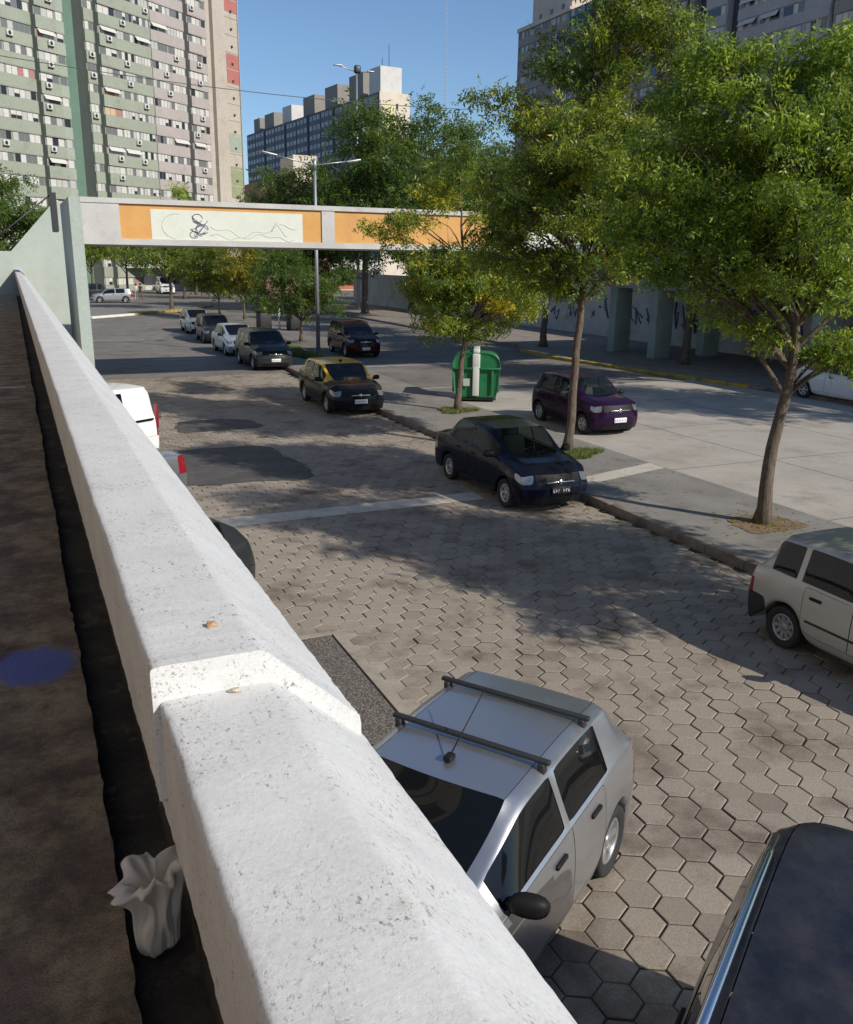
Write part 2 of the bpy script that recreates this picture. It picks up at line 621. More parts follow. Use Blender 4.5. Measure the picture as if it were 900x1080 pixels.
kerb_line = [(10.02, -7), (10.02, 27), (10.3, 36), (11.0, 50), (11.6, 62)]
kerb_run('kerb', kerb_line, .17, -.05, .15, M_KERB)
med = [(10.19, -7), (10.19, 27), (10.47, 36), (11.17, 50), (11.77, 62), (13.6, 62), (13.3, 36), (13.12, 28), (13.12, -7)]
sheet('median_pavement', med, .145, M_SIDEWALK, .2)
mb = MB()
mb.add([(10.25, 15.0, .149), (13.08, 15.75, .149), (13.08, 16.3, .149), (10.25, 15.5, .149)], [(0, 1, 2, 3)])
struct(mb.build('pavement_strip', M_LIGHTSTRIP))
sheet('carriageway', [(13.0, -30), (27, -30), (27, 29.2), (13.0, 29.2)], .01, M_CONC_ROAD)
sheet('carriageway_asphalt', [(13.0, 29.0), (30, 29.0), (30, 90), (13.0, 90)], .004, M_ASPHALT)
# concrete slab joints of the carriageway
mb = MB()
for yj in np.arange(-2, 29, 4.5):
    mb.box(13.1, yj, .0, 24.6, yj + .02, .0125)
for xj in (16.6, 20.6):
    mb.box(xj, -8, .0, xj + .02, 29, .0123)
struct(mb.build('slab_joints', M_SOIL))
mb = MB()
mb.add([(13.6, 37.4, .012), (23., 37.4, .012), (23., 37.75, .012), (13.6, 37.75, .012)], [(0, 1, 2, 3)])
mb.add([(13.4, 30.2, .012), (23.8, 30.2, .012), (23.8, 30.5, .012), (13.4, 30.5, .012)], [(0, 1, 2, 3)])
struct(mb.build('crosswalk_markings', M_ROADLINE))
right_line = [(26.0, 21.5), (25.5, 26.3), (24.6, 33), (23.9, 38.5), (24.2, 41.5), (25.4, 44), (25.6, 90)]
kerb_run('kerb', right_line, .2, -.05, .14, [M_YELLOWKERB, M_KERB], 1.0, lambda k: 0 if 5 <= k < 21 else 1)
sheet('right_pavement', [(26.2, -30), (26.2, 21.5), (25.7, 26.3), (24.8, 33), (24.1, 38.5), (24.4, 41.5), (25.6, 44), (25.8, 90), (60, 90), (60, -30)], .13, M_RIGHTWALK, .18)
# far left traffic island
isl = [(-2, 72.2), (5.1, 74.2), (10.2, 79.4), (13.3, 83.2), (15.2, 86.2), (17.5, 90.5), (8, 92.5), (-2, 90)]
kerb_run('kerb', [(-2, 72.2), (5.1, 74.2), (10.2, 79.4), (13.3, 83.2), (15.2, 86.2), (17.5, 90.5)], .3, -.05, .16, [M_WHITEKERB, M_YELLOWKERB], 1.0, lambda k: 0 if k < 12 else 1)
sheet('traffic_island', [(x - .25, y + .3) for x, y in isl], .15, M_SIDEWALK, .18)
# street markings in the far asphalt
mb = MB()
for (xa, xb, ya) in ((2.2, 3.7, 33.6), (5.6, 8.0, 43.1), (3.4, 6.6, 54.)):
    mb.add([(xa, ya, .003), (xb, ya, .003), (xb, ya + .35, .003), (xa, ya + .35, .003)], [(0, 1, 2, 3)])
struct(mb.build('road_markings', M_ROADLINE))


# grass tufts round the trunks, leaf litter
def grass_patch(name, cx_, cy_, rx, ry, z, n, seed, h=.1):
    rr = random.Random(seed)
    vs, fs, tone = [], [], []
    for _ in range(n):
        a, q = rr.uniform(0, 2 * PI), math.sqrt(rr.random())
        wob = 1 + .3 * math.sin(3 * a + seed)
        x, y = cx_ + rx * q * wob * math.cos(a), cy_ + ry * q * wob * math.sin(a)
        d = rr.uniform(0, 2 * PI)
        hh = h * rr.uniform(.4, 1.2)
        ww = .006
        lean = rr.uniform(0, .6) * hh
        o = len(vs)
        vs += [(x - ww * math.sin(d), y + ww * math.cos(d), z), (x + ww * math.sin(d), y - ww * math.cos(d), z), (x + lean * math.cos(d), y + lean * math.sin(d), z + hh)]
        fs.append((o, o + 1, o + 2))
        tone += [rr.random()] * 3
    me = bpy.data.meshes.new(name)
    me.from_pydata(vs, [], fs)
    me.attributes.new('tone', 'FLOAT', 'POINT').data.foreach_set('value', tone)
    me.materials.append(M_GRASS)
    o = bpy.data.objects.new(name, me)
    COL.objects.link(o)
    stuff(o)


grass_patch('grass', 12.05, 17.75, .62, .45, .148, 5200, 1, .12)
grass_patch('grass', 12.1, 24.5, .6, .45, .148, 4200, 2, .1)
grass_patch('grass', 12.2, 43.0, .75, 3.4, .148, 9000, 5, .3)
blot('tree_pit_soil', 11.86, 11.45, .62, .5, .153, M_DIRT, 3)
blot('tree_pit_soil', 12.0, 17.85, .5, .4, .151, M_DIRT, 6)
blot('tree_pit_soil', 12.1, 24.5, .45, .4, .151, M_DIRT, 8)


def litter(n=900):
    rr = random.Random(12)
    vs, fs, tone = [], [], []
    for _ in range(n):
        k = rr.random()
        if k < .45:
            x, y, z = 9.98 - abs(rr.gauss(0, .35)), rr.uniform(5, 34), .008
        elif k < .7:
            x, y, z = rr.uniform(10.25, 13), rr.uniform(6, 30), .153
        elif k < .85:
            x, y, z = 11.86 + rr.gauss(0, .35), 11.45 + rr.gauss(0, .3), .16
        else:
            x, y, z = rr.uniform(26.5, 31), rr.uniform(22, 40), .14
        a = rr.uniform(0, 2 * PI)
        l, wd = rr.uniform(.03, .06), rr.uniform(.01, .02)
        ca, sa = math.cos(a), math.sin(a)
        o = len(vs)
        h = rr.uniform(.003, .012)
        vs += [(x - l * ca, y - l * sa, z), (x + wd * sa, y - wd * ca, z + h), (x + l * ca, y + l * sa, z + .002), (x - wd * sa, y + wd * ca, z + h)]
        fs.append((o, o + 1, o + 2, o + 3))
        tone += [rr.uniform(.5, 1)] * 4
    me = bpy.data.meshes.new('fallen_leaves')
    me.from_pydata(vs, [], fs)
    me.attributes.new('tone', 'FLOAT', 'POINT').data.foreach_set('value', tone)
    me.materials.append(M_LEAFAUT)
    o = bpy.data.objects.new('fallen_leaves', me)
    COL.objects.link(o)
    stuff(o)


litter()

# ------------------------------------------------------------------ our raised walkway and its parapet
mb = MB()
mb.box(-3.2, -3, 2.72, .07, 42, 2.96)
rr = random.Random(8)
edge, e1, e2 = [], 0., 0.
for y in np.arange(-3, 42.01, .035):
    e1 = .72 * e1 + rr.gauss(0, .0022)
    edge.append((.100 + e1 + rr.gauss(0, .0012) + .004 * math.sin(y * 2.3), float(y)))
mb.prism([(-3.2, -3)] + edge + [(-3.2, 42)], 2.965, 3.0)
struct(mb.build('walkway', M_WALKWAY))
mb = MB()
mb.box(-3.0, 12.28, 3.0005, .02, 12.40, 3.006)  # bar of sunlight on the shaded walkway, modelled as a raised pale strip
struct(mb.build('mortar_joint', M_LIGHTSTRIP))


def parapet():
    root = thing('parapet_wall', 'long old whitewashed concrete parapet with raised far section, in the foreground', 'parapet wall', (.25, 0, 3))
    rr = random.Random(5)

    def seg(prof, ys_of, ny, rough, floor_z=None):
        """prof: list of (x, z); ys_of(i, t): y of profile point i at t in 0..1; floor_z: foot of the end face"""
        vs, fs = [], []
        n = len(prof)
        low = [0.] * 3
        for j in range(ny + 1):
            t = j / ny
            low = [.82 * q + rr.gauss(0, rough * .5) for q in low]
            for i, (x, z) in enumerate(prof):
                s_ = rough if 0 < i < n - 1 else 0
                e = low[0] if i in (3, 4, 5, 6) else low[1] if i in (n - 2, n - 3, n - 4, n - 5) else 0
                vs.append((x - .25 + e + rr.gauss(0, s_ * .4), ys_of(i, t), z - 3 + (low[2] if 3 < i < n - 3 else 0) * .5 + rr.gauss(0, s_ * .25)))
        for j in range(ny):
            for i in range(n - 1):
                fs.append((j * n + i, j * n + i + 1, (j + 1) * n + i + 1, (j + 1) * n + i))
        m_ = MB()
        m_.add(vs, fs, 0, True)
        if floor_z is not None:
            ev, ef = [], []
            for i in range(n):
                v_ = vs[i]
                ev += [v_, (v_[0], v_[1] - (.014 if 5 < i < n - 4 else 0), v_[2] - (floor_z if 3 < i < n - 2 else 0))]
            for i in range(n - 1):
                ef.append((2 * i, 2 * i + 1, 2 * i + 3, 2 * i + 2))
            m_.add(ev, ef, 0, False)
        else:
            m_.add([vs[i] for i in range(n)], [tuple(range(n))], 0, False)
        o = m_.build('coping', M_PARAPET, root)
        return o
    # far, 5 cm higher section; its end is mitred towards the street
    far = [(.30, 2.2), (.30, 3.84), (.1205, 3.84), (.120, 3.843), (.120, 4.028), (.120, 4.043), (.1215, 4.0475), (.126, 4.050), (.135, 4.051), (.18, 4.051), (.23, 4.051), (.270, 4.051), (.278, 4.050), (.286, 4.045), (.330, 4.005), (.375, 3.963), (.420, 3.921), (.427, 3.913), (.430, 3.90), (.430, 3.88), (.430, 2.2)]
    n = 420

    def yf(i, t):
        q = t ** 2.2
        return 1.185 + (42.0 - 1.185) * q
    seg(far, yf, n, .0009, .20)
    near = [(.30, 2.2), (.30, 3.80), (.1305, 3.80), (.130, 3.803), (.130, 3.978), (.130, 3.993), (.1315, 3.9975), (.136, 4.0), (.145, 4.001), (.20, 4.001), (.25, 4.001), (.285, 4.0), (.295, 3.998), (.305, 3.991), (.350, 3.952), (.395, 3.911), (.436, 3.873), (.442, 3.866), (.444, 3.85), (.444, 3.83), (.444, 2.2)]
    seg(near, lambda i, t: -2.2 + t * 3.7, 240, .0009)
    # near-black lower wall, blotched brown, set back under the coping, and the drain channel at its foot
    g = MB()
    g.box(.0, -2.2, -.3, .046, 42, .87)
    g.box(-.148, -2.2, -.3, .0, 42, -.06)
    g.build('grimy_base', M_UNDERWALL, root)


parapet()


# crumbs on the parapet
def crumb(x, y, z, sx, sy, sz, seed, label, col):
    bm = bmesh.new()
    bmesh.ops.create_icosphere(bm, subdivisions=2, radius=1)
    rr = random.Random(seed)
    for v in bm.verts:
        k = 1 + rr.uniform(-.3, .25)
        v.co = Vector((v.co.x * sx * k, v.co.y * sy * k, max(-.3, v.co.z) * sz * k))
    me = bpy.data.meshes.new('dry_leaf')
    bm.to_mesh(me)
    bm.free()
    me.materials.append(col)
    o = bpy.data.objects.new('dry_leaf', me)
    COL.objects.link(o)
    o.location = (x, y, z)
    tag(o, label, 'dry leaf')


M_CRUMB = varied('dry_leaf_brown', (.32, .17, .09), (.48, .31, .18), 60, .9, 120, .3)
M_CRUMB2 = varied('dry_leaf_tan', (.42, .36, .25), (.55, .48, .36), 60, .9, 120, .3)
crumb(.227, 1.302, 4.053, .0095, .0075, .005, 1, 'small curled brown dry leaf on the raised far section of the parapet', M_CRUMB)
crumb(.232, 1.168, 4.004, .009, .006, .003, 2, 'flat broken tan dry leaf at the foot of the parapet step', M_CRUMB2)


def smooth_step(t):
    return t * t * (3 - 2 * t)


def plastic_bag():
    """thin carrier bag: a pleated sack, gathered at its foot, mouth flopped open with a flap towards the parapet"""
    from mathutils import noise
    NA, NH = 120, 60
    vs, fs = [], []

    def tri(t):
        t = t % 1.
        return 4 * abs(t - .5) - 1
    for j in range(NH + 1):
        h = j / NH
        if h < .86:
            q = h / .86
            r = .006 + .040 * min(1, q / .12) ** .6 + .006 * math.sin(q * 5) + .034 * q ** 2.2
            z = .24 * q
        else:
            q = (h - .86) / .14                       # the mouth folds back in over itself
            r = .080 * (1 - .80 * q ** 1.2)
            z = .24 + .020 * math.sin(q * PI) - .05 * q ** 2
        for i in range(NA):
            a = 2 * PI * i / NA
            hh = min(1, h / .86)
            wob = noise.noise(Vector((math.cos(a) * 1.4, math.sin(a) * 1.4, hh * 2.2)))
            ple = tri(i / NA * 9 + .35 * math.sin(hh * 3) + .5 * wob) * (.05 + .13 * hh) + tri(i / NA * 23 + wob) * .035
            k = 1 + .30 * wob + ple
            flap = max(0., math.cos(a - .35)) ** 6 * max(0, hh - .5) * .075
            flap2 = max(0., math.cos(a - 2.9)) ** 4 * max(0, hh - .55) * .05
            x = math.cos(a) * (r * k + (flap + flap2) * (1 if h < .9 else .4)) - .018 * (1 - hh)
            y = math.sin(a) * r * k * .85
            zz = z + (.035 * noise.noise(Vector((math.cos(a) * 1.5, math.sin(a) * 1.5, 8.))) - flap * .7) * hh ** 2 + .006 * noise.noise(Vector((x * 40, y * 40, z * 30)))
            vs.append((x, y, zz))
    for j in range(NH):
        for i in range(NA):
            fs.append((j * NA + i, j * NA + (i + 1) % NA, (j + 1) * NA + (i + 1) % NA, (j + 1) * NA + i))
    fs.append(tuple(range(NA - 1, -1, -1)))
    me = bpy.data.meshes.new('plastic_bag')
    me.from_pydata(vs, [], fs)
    me.polygons.foreach_set('use_smooth', [True] * len(me.polygons))
    m = principled('thin_bag_plastic', (.88, .84, .77), .38)
    t = NT(m)
    t.bump(t.noise(t.coord('Object', (1, 1, .3)), 60, 3, .6), .25, .006)
    tl = t.n('ShaderNodeBsdfTranslucent')
    tl.inputs[0].default_value = (.9, .86, .78, 1)
    mx = t.n('ShaderNodeMixShader')
    mx.inputs[0].default_value = .25
    t.l(t.b.outputs[0], mx.inputs[1])
    t.l(tl.outputs[0], mx.inputs[2])
    t.l(mx.outputs[0], t.out.inputs['Surface'])
    me.materials.append(m)
    o = bpy.data.objects.new('plastic_bag', me)
    COL.objects.link(o)
    o.location = (.192, 1.95, 2.945)
    o.rotation_euler = (R(4), R(-8), R(20))
    tag(o, 'crumpled off-white plastic bag stuffed in the black gutter beside the parapet', 'plastic bag')


plastic_bag()
# unseen block added outside the left edge to cut skylight and bounce warm sun
def bounce_block():
    root = thing('apartment_block', 'rendered block wall with windows running along the walkway, outside the left edge', 'apartment block', (-3.2, 0, 3.0))
    b = MB()
    b.box(-5, -14, -3.1, 0, 34, 2.9)
    for z in (2.9, 5.7, 8.5):
        b.box(-5, -14, z, .04, 34, z + .22)
        b.box(-5, -14, z + .22, 0, 34, z + 2.8)
    b.build('wall', varied('warm_render', (.40, .33, .27), (.46, .39, .32), .5, .85, 20, .2, .005, dirt=((.30, .24, .20), .7, .52, .75)), root)
    for z in (3.9, 6.7, 9.5, 1.0):
        for k, y in enumerate(np.arange(-11, 32, 3.6)):
            w_ = MB()
            w_.box(-.02, y, z, .03, y + 1.5, z + 1.25)
            f = w_.build('window', principled('block_window_glass', (.05, .06, .065), .08) if 'block_window_glass' not in MATS else MATS['block_window_glass'], root)
            q = MB()
            q.box(.0, y - .08, z - .08, .06, y + 1.58, z)
            q.box(.0, y - .08, z + 1.25, .06, y + 1.58, z + 1.33)
            q.box(.0, y - .08, z, .06, y, z + 1.25)
            q.box(.0, y + 1.5, z, .06, y + 1.58, z + 1.25)
            q.build('frame', M_STRIPDULL, f)


bounce_block()
# the building below the walkway
mb = MB()
mb.box(-6, -6, -.1, .28, 42.2, 2.72)
o = tag(mb.build('lower_wall', M_BRIDGECONC), 'plain concrete wall carrying the raised walkway, behind the parked cars', 'wall')


# ------------------------------------------------------------------ footbridge
def footbridge():
    Y0 = 31.8
    root = thing('footbridge', 'concrete footbridge with orange and pale green panels crossing the street', 'footbridge', (2.2, Y0, 0))
    X0, X1 = .0, 26.3
    zb, zt = 4.98, 6.42
    D = 4.2
    mb = MB()
    # front parapet beam: rails top and bottom, pilasters, end block; panels are set back between them
    mb.box(.0, .0, zb, X1, .22, zb + .19)
    mb.box(.0, -.03, zt - .16, X1, .25, zt)
    mb.box(.0, .0, zb + .19, 1.18, .22, zt - .16)
    for xp, wd in ((8.02, .47), (16.2, .47), (24.4, .47)):
        mb.box(xp, .0, zb + .19, xp + wd, .22, zt - .16)
    # deck and rear parapet
    mb.box(.0, .22, zb - .02, X1, D - .22, zb + .25)
    mb.box(.0, D - .22, zb, X1, D, zt)
    mb.build('beam', M_BRIDGECONC, root)
    p1 = MB()
    p1.box(1.18, .05, zb + .19, 8.02, .2, zt - .16)
    a = p1.build('orange_panel', M_ORANGE, root)
    p2 = MB()
    p2.box(2.16, .042, zb + .19, 7.32, .05, zt - .30)
    b = p2.build('pale_panel', M_PALEPANEL, a)
    g = MB()
    rr = random.Random(21)

    def stroke(pts, r=.02, mi=0):
        g.tube([(x, .04, z) for x, z in pts], r, 5, mi)
    # ink doodle: loops and zigzags
    cx_, cz_ = 3.72, 5.62
    for k in range(4):
        q = [(cx_ + rr.uniform(-.3, .3), cz_ + rr.uniform(-.38, .38)) for _ in range(5)]
        stroke(q, .012)
    for ox, oz, r_ in ((-.05, .25, .17), (.1, -.1, .2), (-.18, -.28, .14)):
        stroke([(cx_ + ox + r_ * math.cos(a_), cz_ + oz + r_ * .8 * math.sin(a_)) for a_ in np.linspace(0, 5.8, 12)], .014)
    # faint long wandering outline to the right of it
    xs = np.linspace(4.1, 7.1, 26)
    stroke([(x, 5.52 + .17 * math.sin(x * 2.1) + .08 * math.sin(x * 7)) for x in xs], .011, 1)
    stroke([(x, 5.30 + .07 * math.sin(x * 3.3 + 1) + .05 * math.sin(x * 9)) for x in xs], .011, 1)
    stroke([(3.0 + .5 * math.cos(a_), 5.6 + .4 * math.sin(a_)) for a_ in np.linspace(1.4, 4.6, 12)], .011, 1)
    stroke([(6.2, 5.5), (6.35, 5.8), (6.5, 5.62), (6.7, 5.35), (6.85, 5.4)], .011, 1)
    g.build('graffiti_doodle', [M_INK, M_FAINTINK], b)
    p3 = MB()
    p3.box(8.49, .05, zb + .19, 16.2, .2, zt - .16)
    a2 = p3.build('orange_panel', M_ORANGE, root)
    p4 = MB()
    p4.box(14.9, .042, zb + .19, 16.2, .05, zt - .30)
    p4.build('pale_panel', M_PALEPANEL, a2)
    p5 = MB()
    p5.box(16.67, .05, zb + .19, 24.4, .2, zt - .16)
    p5.build('pale_panel', M_PALEPANEL, root)
    # pillar on the near side of the street
    q = MB()
    q.box(-.33, -.015, .0, .03, 5.2, zt - .008)
    q.build('pillar', [M_GREENSIDE], root)
    h = MB()
    h.tube([(-.15, 2., zt + .35), (X1, 2., zt + .35)], .02, 6)
    for xx in np.arange(.5, X1, 2.4):
        h.tube([(xx, 2., zb + .2), (xx, 2., zt + .35)], .015, 6)
    # not visible from below the parapet, kept low behind it
    return root


footbridge()


def ramp_wall():
    root = thing('stair_wall', 'pale green wall with a sloping top at the foot of the footbridge stairs', 'wall', (0, 42, 0))
    pts = [(-9, 0), (2.3, 0), (2.3, 6.8), (1.93, 6.8), (.07, 4.76), (-9, 4.70)]
    mb = MB()
    mb.add([(x, 0, z) for x, z in pts] + [(x, .25, z) for x, z in pts],
           [(0, 1, 2, 3, 4, 5), (11, 10, 9, 8, 7, 6)] + [(i, 6 + i, 6 + (i + 1) % 6, (i + 1) % 6) for i in range(6)])
    mb.build('wall', M_GREENWALL, root)
    h = MB()
    h.tube([(-1.6, .1, 4.35), (1.75, .1, 7.0)], .03, 8)
    h.box(1.78, -.07, 5.6, 2.0, -.012, 7.12, 0)
    h.build('handrail', M_DARKSTEEL, root)


ramp_wall()


# ------------------------------------------------------------------ raised deck and graffiti wall on the far side
M_COLUMN = varied('column_green_grey', (.27, .32, .29), (.36, .41, .37), 1.3, .8, 30, .2, .005, dirt=((.20, .21, .19), .9, .55, .75))
M_GRAFWALL = varied('dirty_white_wall', (.40, .39, .38), (.52, .51, .50), .8, .85, 30, .2, .005, dirt=((.25, .25, .26), .7, .52, .72))


def deck():
    root = thing('raised_deck', 'grey raised pedestrian deck on green columns behind the right trees', 'raised deck', (31, 40, 0))
    mb = MB()
    mb.box(-2.6, -28, 3.4, 9, 1.2, 3.9)
    mb.box(-2.6, -28, 3.9, -2.35, 1.2, 4.7)
    mb.build('slab', M_COLUMN, root)
    for x, y in ((-2.1, -.6), (-2.3, -4.2), (1.0, -3.9), (-2.1, -14.)):
        c = MB()
        c.rbox(-.5, -.28, .12, .5, .28, 3.4, .03)
        o = c.build('column', M_COLUMN, root)
        o.location = (x, y, 0)


deck()


def graffiti_wall():
    root = thing('graffiti_wall', 'dirty white wall sprayed with dark graffiti behind the right pavement', 'wall', (34, 50, 0))
    mb = MB()
    mb.box(0, -34, .1, .3, 45, 3.2)
    mb.build('wall', M_GRAFWALL, root)
    g = MB()
    rr = random.Random(33)
    y = 31.
    while y > -30:
        # loose tag-like strokes, no letters
        hgt = rr.uniform(1.1, 1.8)
        for _ in range(rr.randint(3, 6)):
            y -= rr.uniform(.5, 1.0)
            z0 = rr.uniform(.7, 1.1)
            n = rr.randint(3, 5)
            pts = [(-.006, y + rr.uniform(-.35, .35), z0 + hgt * rr.random()) for _ in range(n)]
            g.tube(pts, rr.uniform(.05, .09), 5, 0)
        y -= rr.uniform(.2, .9)
    g.build('graffiti', M_INK, root)


graffiti_wall()


# ------------------------------------------------------------------ vehicles
def lerp_tab(tab, x):
    if x <= tab[0][0]:
        return tab[0][1]
    for (a, va), (b, vb) in zip(tab, tab[1:]):
        if x <= b:
            k = (x - a) / (b - a) if b > a else 0
            return va + (vb - va) * k
    return tab[-1][1]


def smooth01(t):
    t = max(0., min(1., t))
    return t * t * (3 - 2 * t)


REG = ['body', 'windshield', 'rear_window', 'side_window', 'front_door', 'rear_door', 'hood', 'headlight', 'grille', 'bumper', 'taillight', 'roof', 'intake', 'quarter_window']
RI = {n: i for i, n in enumerate(REG)}


def shell(c):
    """control cage of a car body -> subdivided mesh -> one mesh per panel"""
    L, W, H = c['L'], c['W'], c['H']
    xF, xR = L / 2, -L / 2
    xfw = xF - c['fo']
    xrw = xfw - c['wb']
    wr = c['wr']
    ra = wr + .055
    gc = c.get('gc', .19)
    zf, zc, zg, zd = c['zf'], c['zc'], c['zg'], c['zd']   # hood front, cowl, rear glass base, tail heights
    xc, xh, xr, xg = c['xc'], c['xh'], c['xr'], c['xg']    # cowl, header, roof end, rear glass base
    top = [(xR, zd), (xg, zg), (xr, H - .035), ((xh + xr) / 2 - .1, H), (xh, H - .045), (xc, zc), ((xc + xF) / 2, (zc + zf) / 2 + .035), (xF, zf)]
    belt = [(xR, zd - .04), (xg, c['br']), (xc, c['bf']), (xF, zf - .05)]
    tum = c.get('tum', .16)
    bul_f, bul_r = c.get('bulf', .2), c.get('bulr', .1)

    xb = c['xb']            # B pillar centre
    xcp = c['xcp']          # end of the rear door glass
    xm = xc + (xh - xc) * .34
    xs = [(xF, 'F')]
    af = [xfw + ra, xfw + ra * .86, xfw + ra * .5, xfw, xfw - ra * .5, xfw - ra * .86, xfw - ra]
    ar = [xrw + ra, xrw + ra * .86, xrw + ra * .5, xrw, xrw - ra * .5, xrw - ra * .86, xrw - ra]
    cand = [(x, 'a') for x in af + ar] + [(xc, 'K'), (xm, 'K'), (xh, 'K'), (xb + .035, 'K'), (xb - .035, 'K'), (xcp, 'K'), (xr, 'K'), (xg, 'K')]
    if c.get('q'):
        cand += [(c['q'][0], 'K'), (c['q'][1], 'K')]
    keys = [x for x, k in cand if k == 'K']
    cand = [t for t in cand if t[1] == 'K' or min(abs(t[0] - k) for k in keys) > .045]
    # arch corner stations must survive: nudge keys instead if they were dropped
    st = sorted(set(round(x, 4) for x, _ in cand), reverse=True)
    front_side = xF - bul_f
    rear_side = xR + bul_r
    st = [x for x in st if rear_side + .05 < x < front_side - .05]
    mids = []
    full = [front_side] + st + [rear_side]
    for a, b in zip(full, full[1:]):
        if a - b > .42:
            mids.append((a + b) / 2)
    st = sorted(st + mids, reverse=True)
    X = [xF] + st + [xR]
    NS = len(X)

    def halfw(x):
        u = max(0., (x - xfw) / (xF - xfw))
        v = max(0., (xrw - x) / (xrw - xR))
        return W / 2 * (1 - c.get('tapf', .10) * u ** 2 - c.get('tapr', .07) * v ** 2)

    def arch(x):
        for xw in (xfw, xrw):
            d = abs(x - xw)
            if d < ra - 1e-6:
                return wr + math.sqrt(ra * ra - d * d) * 1.0
            if d < ra + .005:
                return max(gc, wr * .62)
        return None
    ROWS = 12   # -1 0 1 2 3 4 5 5b 6a 6 7 8 9 -> indices 0..12
    P = []
    for i, x in enumerate(X):
        xe = min(max(x, rear_side), front_side) if i not in (0, NS - 1) else (xF if i == 0 else xR)
        hw = halfw(xe)
        tz = lerp_tab(top, xe)
        bz = lerp_tab(belt, xe)
        h = max(.02, tz - bz)
        tm = .23 + (tum - .23) * smooth01((h - .08) / .2)
        a = arch(xe)
        z1 = a if a else gc
        z2 = max(.33, z1 + .035) if a else .33
        z3 = max(.33 + (bz - .33) * .42, z1 + .08)
        z4 = max(bz - c.get('hlh', .135), z3 + .03)
        yb = hw * .945
        y6 = yb - tm
        base = [(0, z1), (hw * .62, z1), (hw * .955, z1), (hw * .99, z2), (hw, z3), (hw * .985, z4), (yb, bz),
                (yb - tm * .10, bz + .055 * h), (yb - tm * .88, bz + .855 * h), (y6, bz + .915 * h), (y6 - .075, bz + .972 * h), (y6 * .48, bz + .995 * h), (0, bz + h)]
        row = []
        for j, (y, z) in enumerate(base):
            xx = xe
            if i == 0 or i == NS - 1:
                fr = min(1., y / yb) if j >= 6 else 1.
                pr = c['pf'] if i == 0 else c['pr']
                r_ = max(0, min(5, j - 1)) if j < 6 else 5
                off = pr[r_] + (bul_f if i == 0 else bul_r) * fr ** 2.2
                xx = xF - off if i == 0 else xR + off
            else:
                # curved glass bases
                if abs(xe - xc) < 1e-3 and j >= 9:
                    xx += .13 * (1 - (y / y6) ** 2)
                if abs(xe - xh) < 1e-3 and j >= 9:
                    xx += .06 * (1 - (y / y6) ** 2)
                if abs(xe - xg) < 1e-3 and j >= 9:
                    xx -= .06 * (1 - (y / y6) ** 2)
            row.append((xx, y, z))
        P.append(row)
    bm = bmesh.new()
    V = {}

    def vert(i, j, s):
        key = (i, j, s if P[i][j][1] > 1e-6 else 1)
        if key not in V:
            x, y, z = P[i][j]
            V[key] = bm.verts.new((x, y * key[2], z))
        return V[key]

    def face(vs, reg):
        vs2 = []
        for q in vs:
            if q not in vs2:
                vs2.append(q)
        if len(vs2) >= 3:
            try:
                f = bm.faces.new(vs2)
                f.material_index = RI[reg]
            except ValueError:
                pass
    xd0 = c.get('xd0', xc - .10)
    xd1 = c.get('xd1', xrw + ra * .80)

    def near(a, b):
        return abs(a - b) < 1e-3
    xd0 = min(X, key=lambda q: abs(q - xd0))
    xd1 = min(X, key=lambda q: abs(q - xd1))
    xbm = min(X, key=lambda q: abs(q - (xb - .035)))
    for i in range(NS - 1):
        xa, xz = X[i], X[i + 1]
        xm_ = (xa + xz) / 2
        for j in range(12):
            reg = 'body'
            if 9 <= j:
                if xz >= xc - 1e-3:
                    reg = 'hood'
                elif xa <= xc + 1e-3 and xz >= xh - 1e-3 and j >= 10:
                    reg = 'windshield'
                elif xa <= xr + 1e-3 and xz >= xg - 1e-3 and j >= 10:
                    reg = 'rear_window'
                elif xz >= xr - 1e-3 and xa <= xh + 1e-3 and j >= 10:
                    reg = 'roof'
            elif j == 8 or j == 6:
                if xz >= xc - 1e-3:
                    reg = 'hood' if j == 8 else 'body'
            elif j == 7:
                if xz >= xc - 1e-3:
                    reg = 'hood'
                elif xa <= xm + 1e-3 and xz >= xb + .034:
                    reg = 'side_window'
                elif xa <= xb - .034 and xz >= xcp - 1e-3:
                    reg = 'side_window'
                elif c.get('q') and xa <= c['q'][0] + 1e-3 and xz >= c['q'][1] - 1e-3:
                    reg = 'quarter_window'
            elif 3 <= j <= 5:
                if xa <= xd0 + 1e-3 and xz >= xbm - 1e-3:
                    reg = 'front_door'
                elif xa <= xbm + 1e-3 and xz >= xd1 - 1e-3:
                    reg = 'rear_door'
                if i == 0 and j in c.get('hl', (5,)):
                    reg = 'headlight'
                if i == NS - 2 and j in c.get('tl', (4, 5)):
                    reg = 'taillight'
            if c.get('roofpaint') and reg == 'body' and j >= 6 and xa <= xc + 1e-3 and xz >= xg - 1e-3:
                reg = 'roof'
            if j in (2, 3) and (xz > xfw + ra - .06 or xa < xrw - ra + .06):
                reg = 'bumper'
            for s in (1, -1):
                q = [vert(i, j, s), vert(i + 1, j, s), vert(i + 1, j + 1, s), vert(i, j + 1, s)]
                face(q if s == 1 else q[::-1], reg)
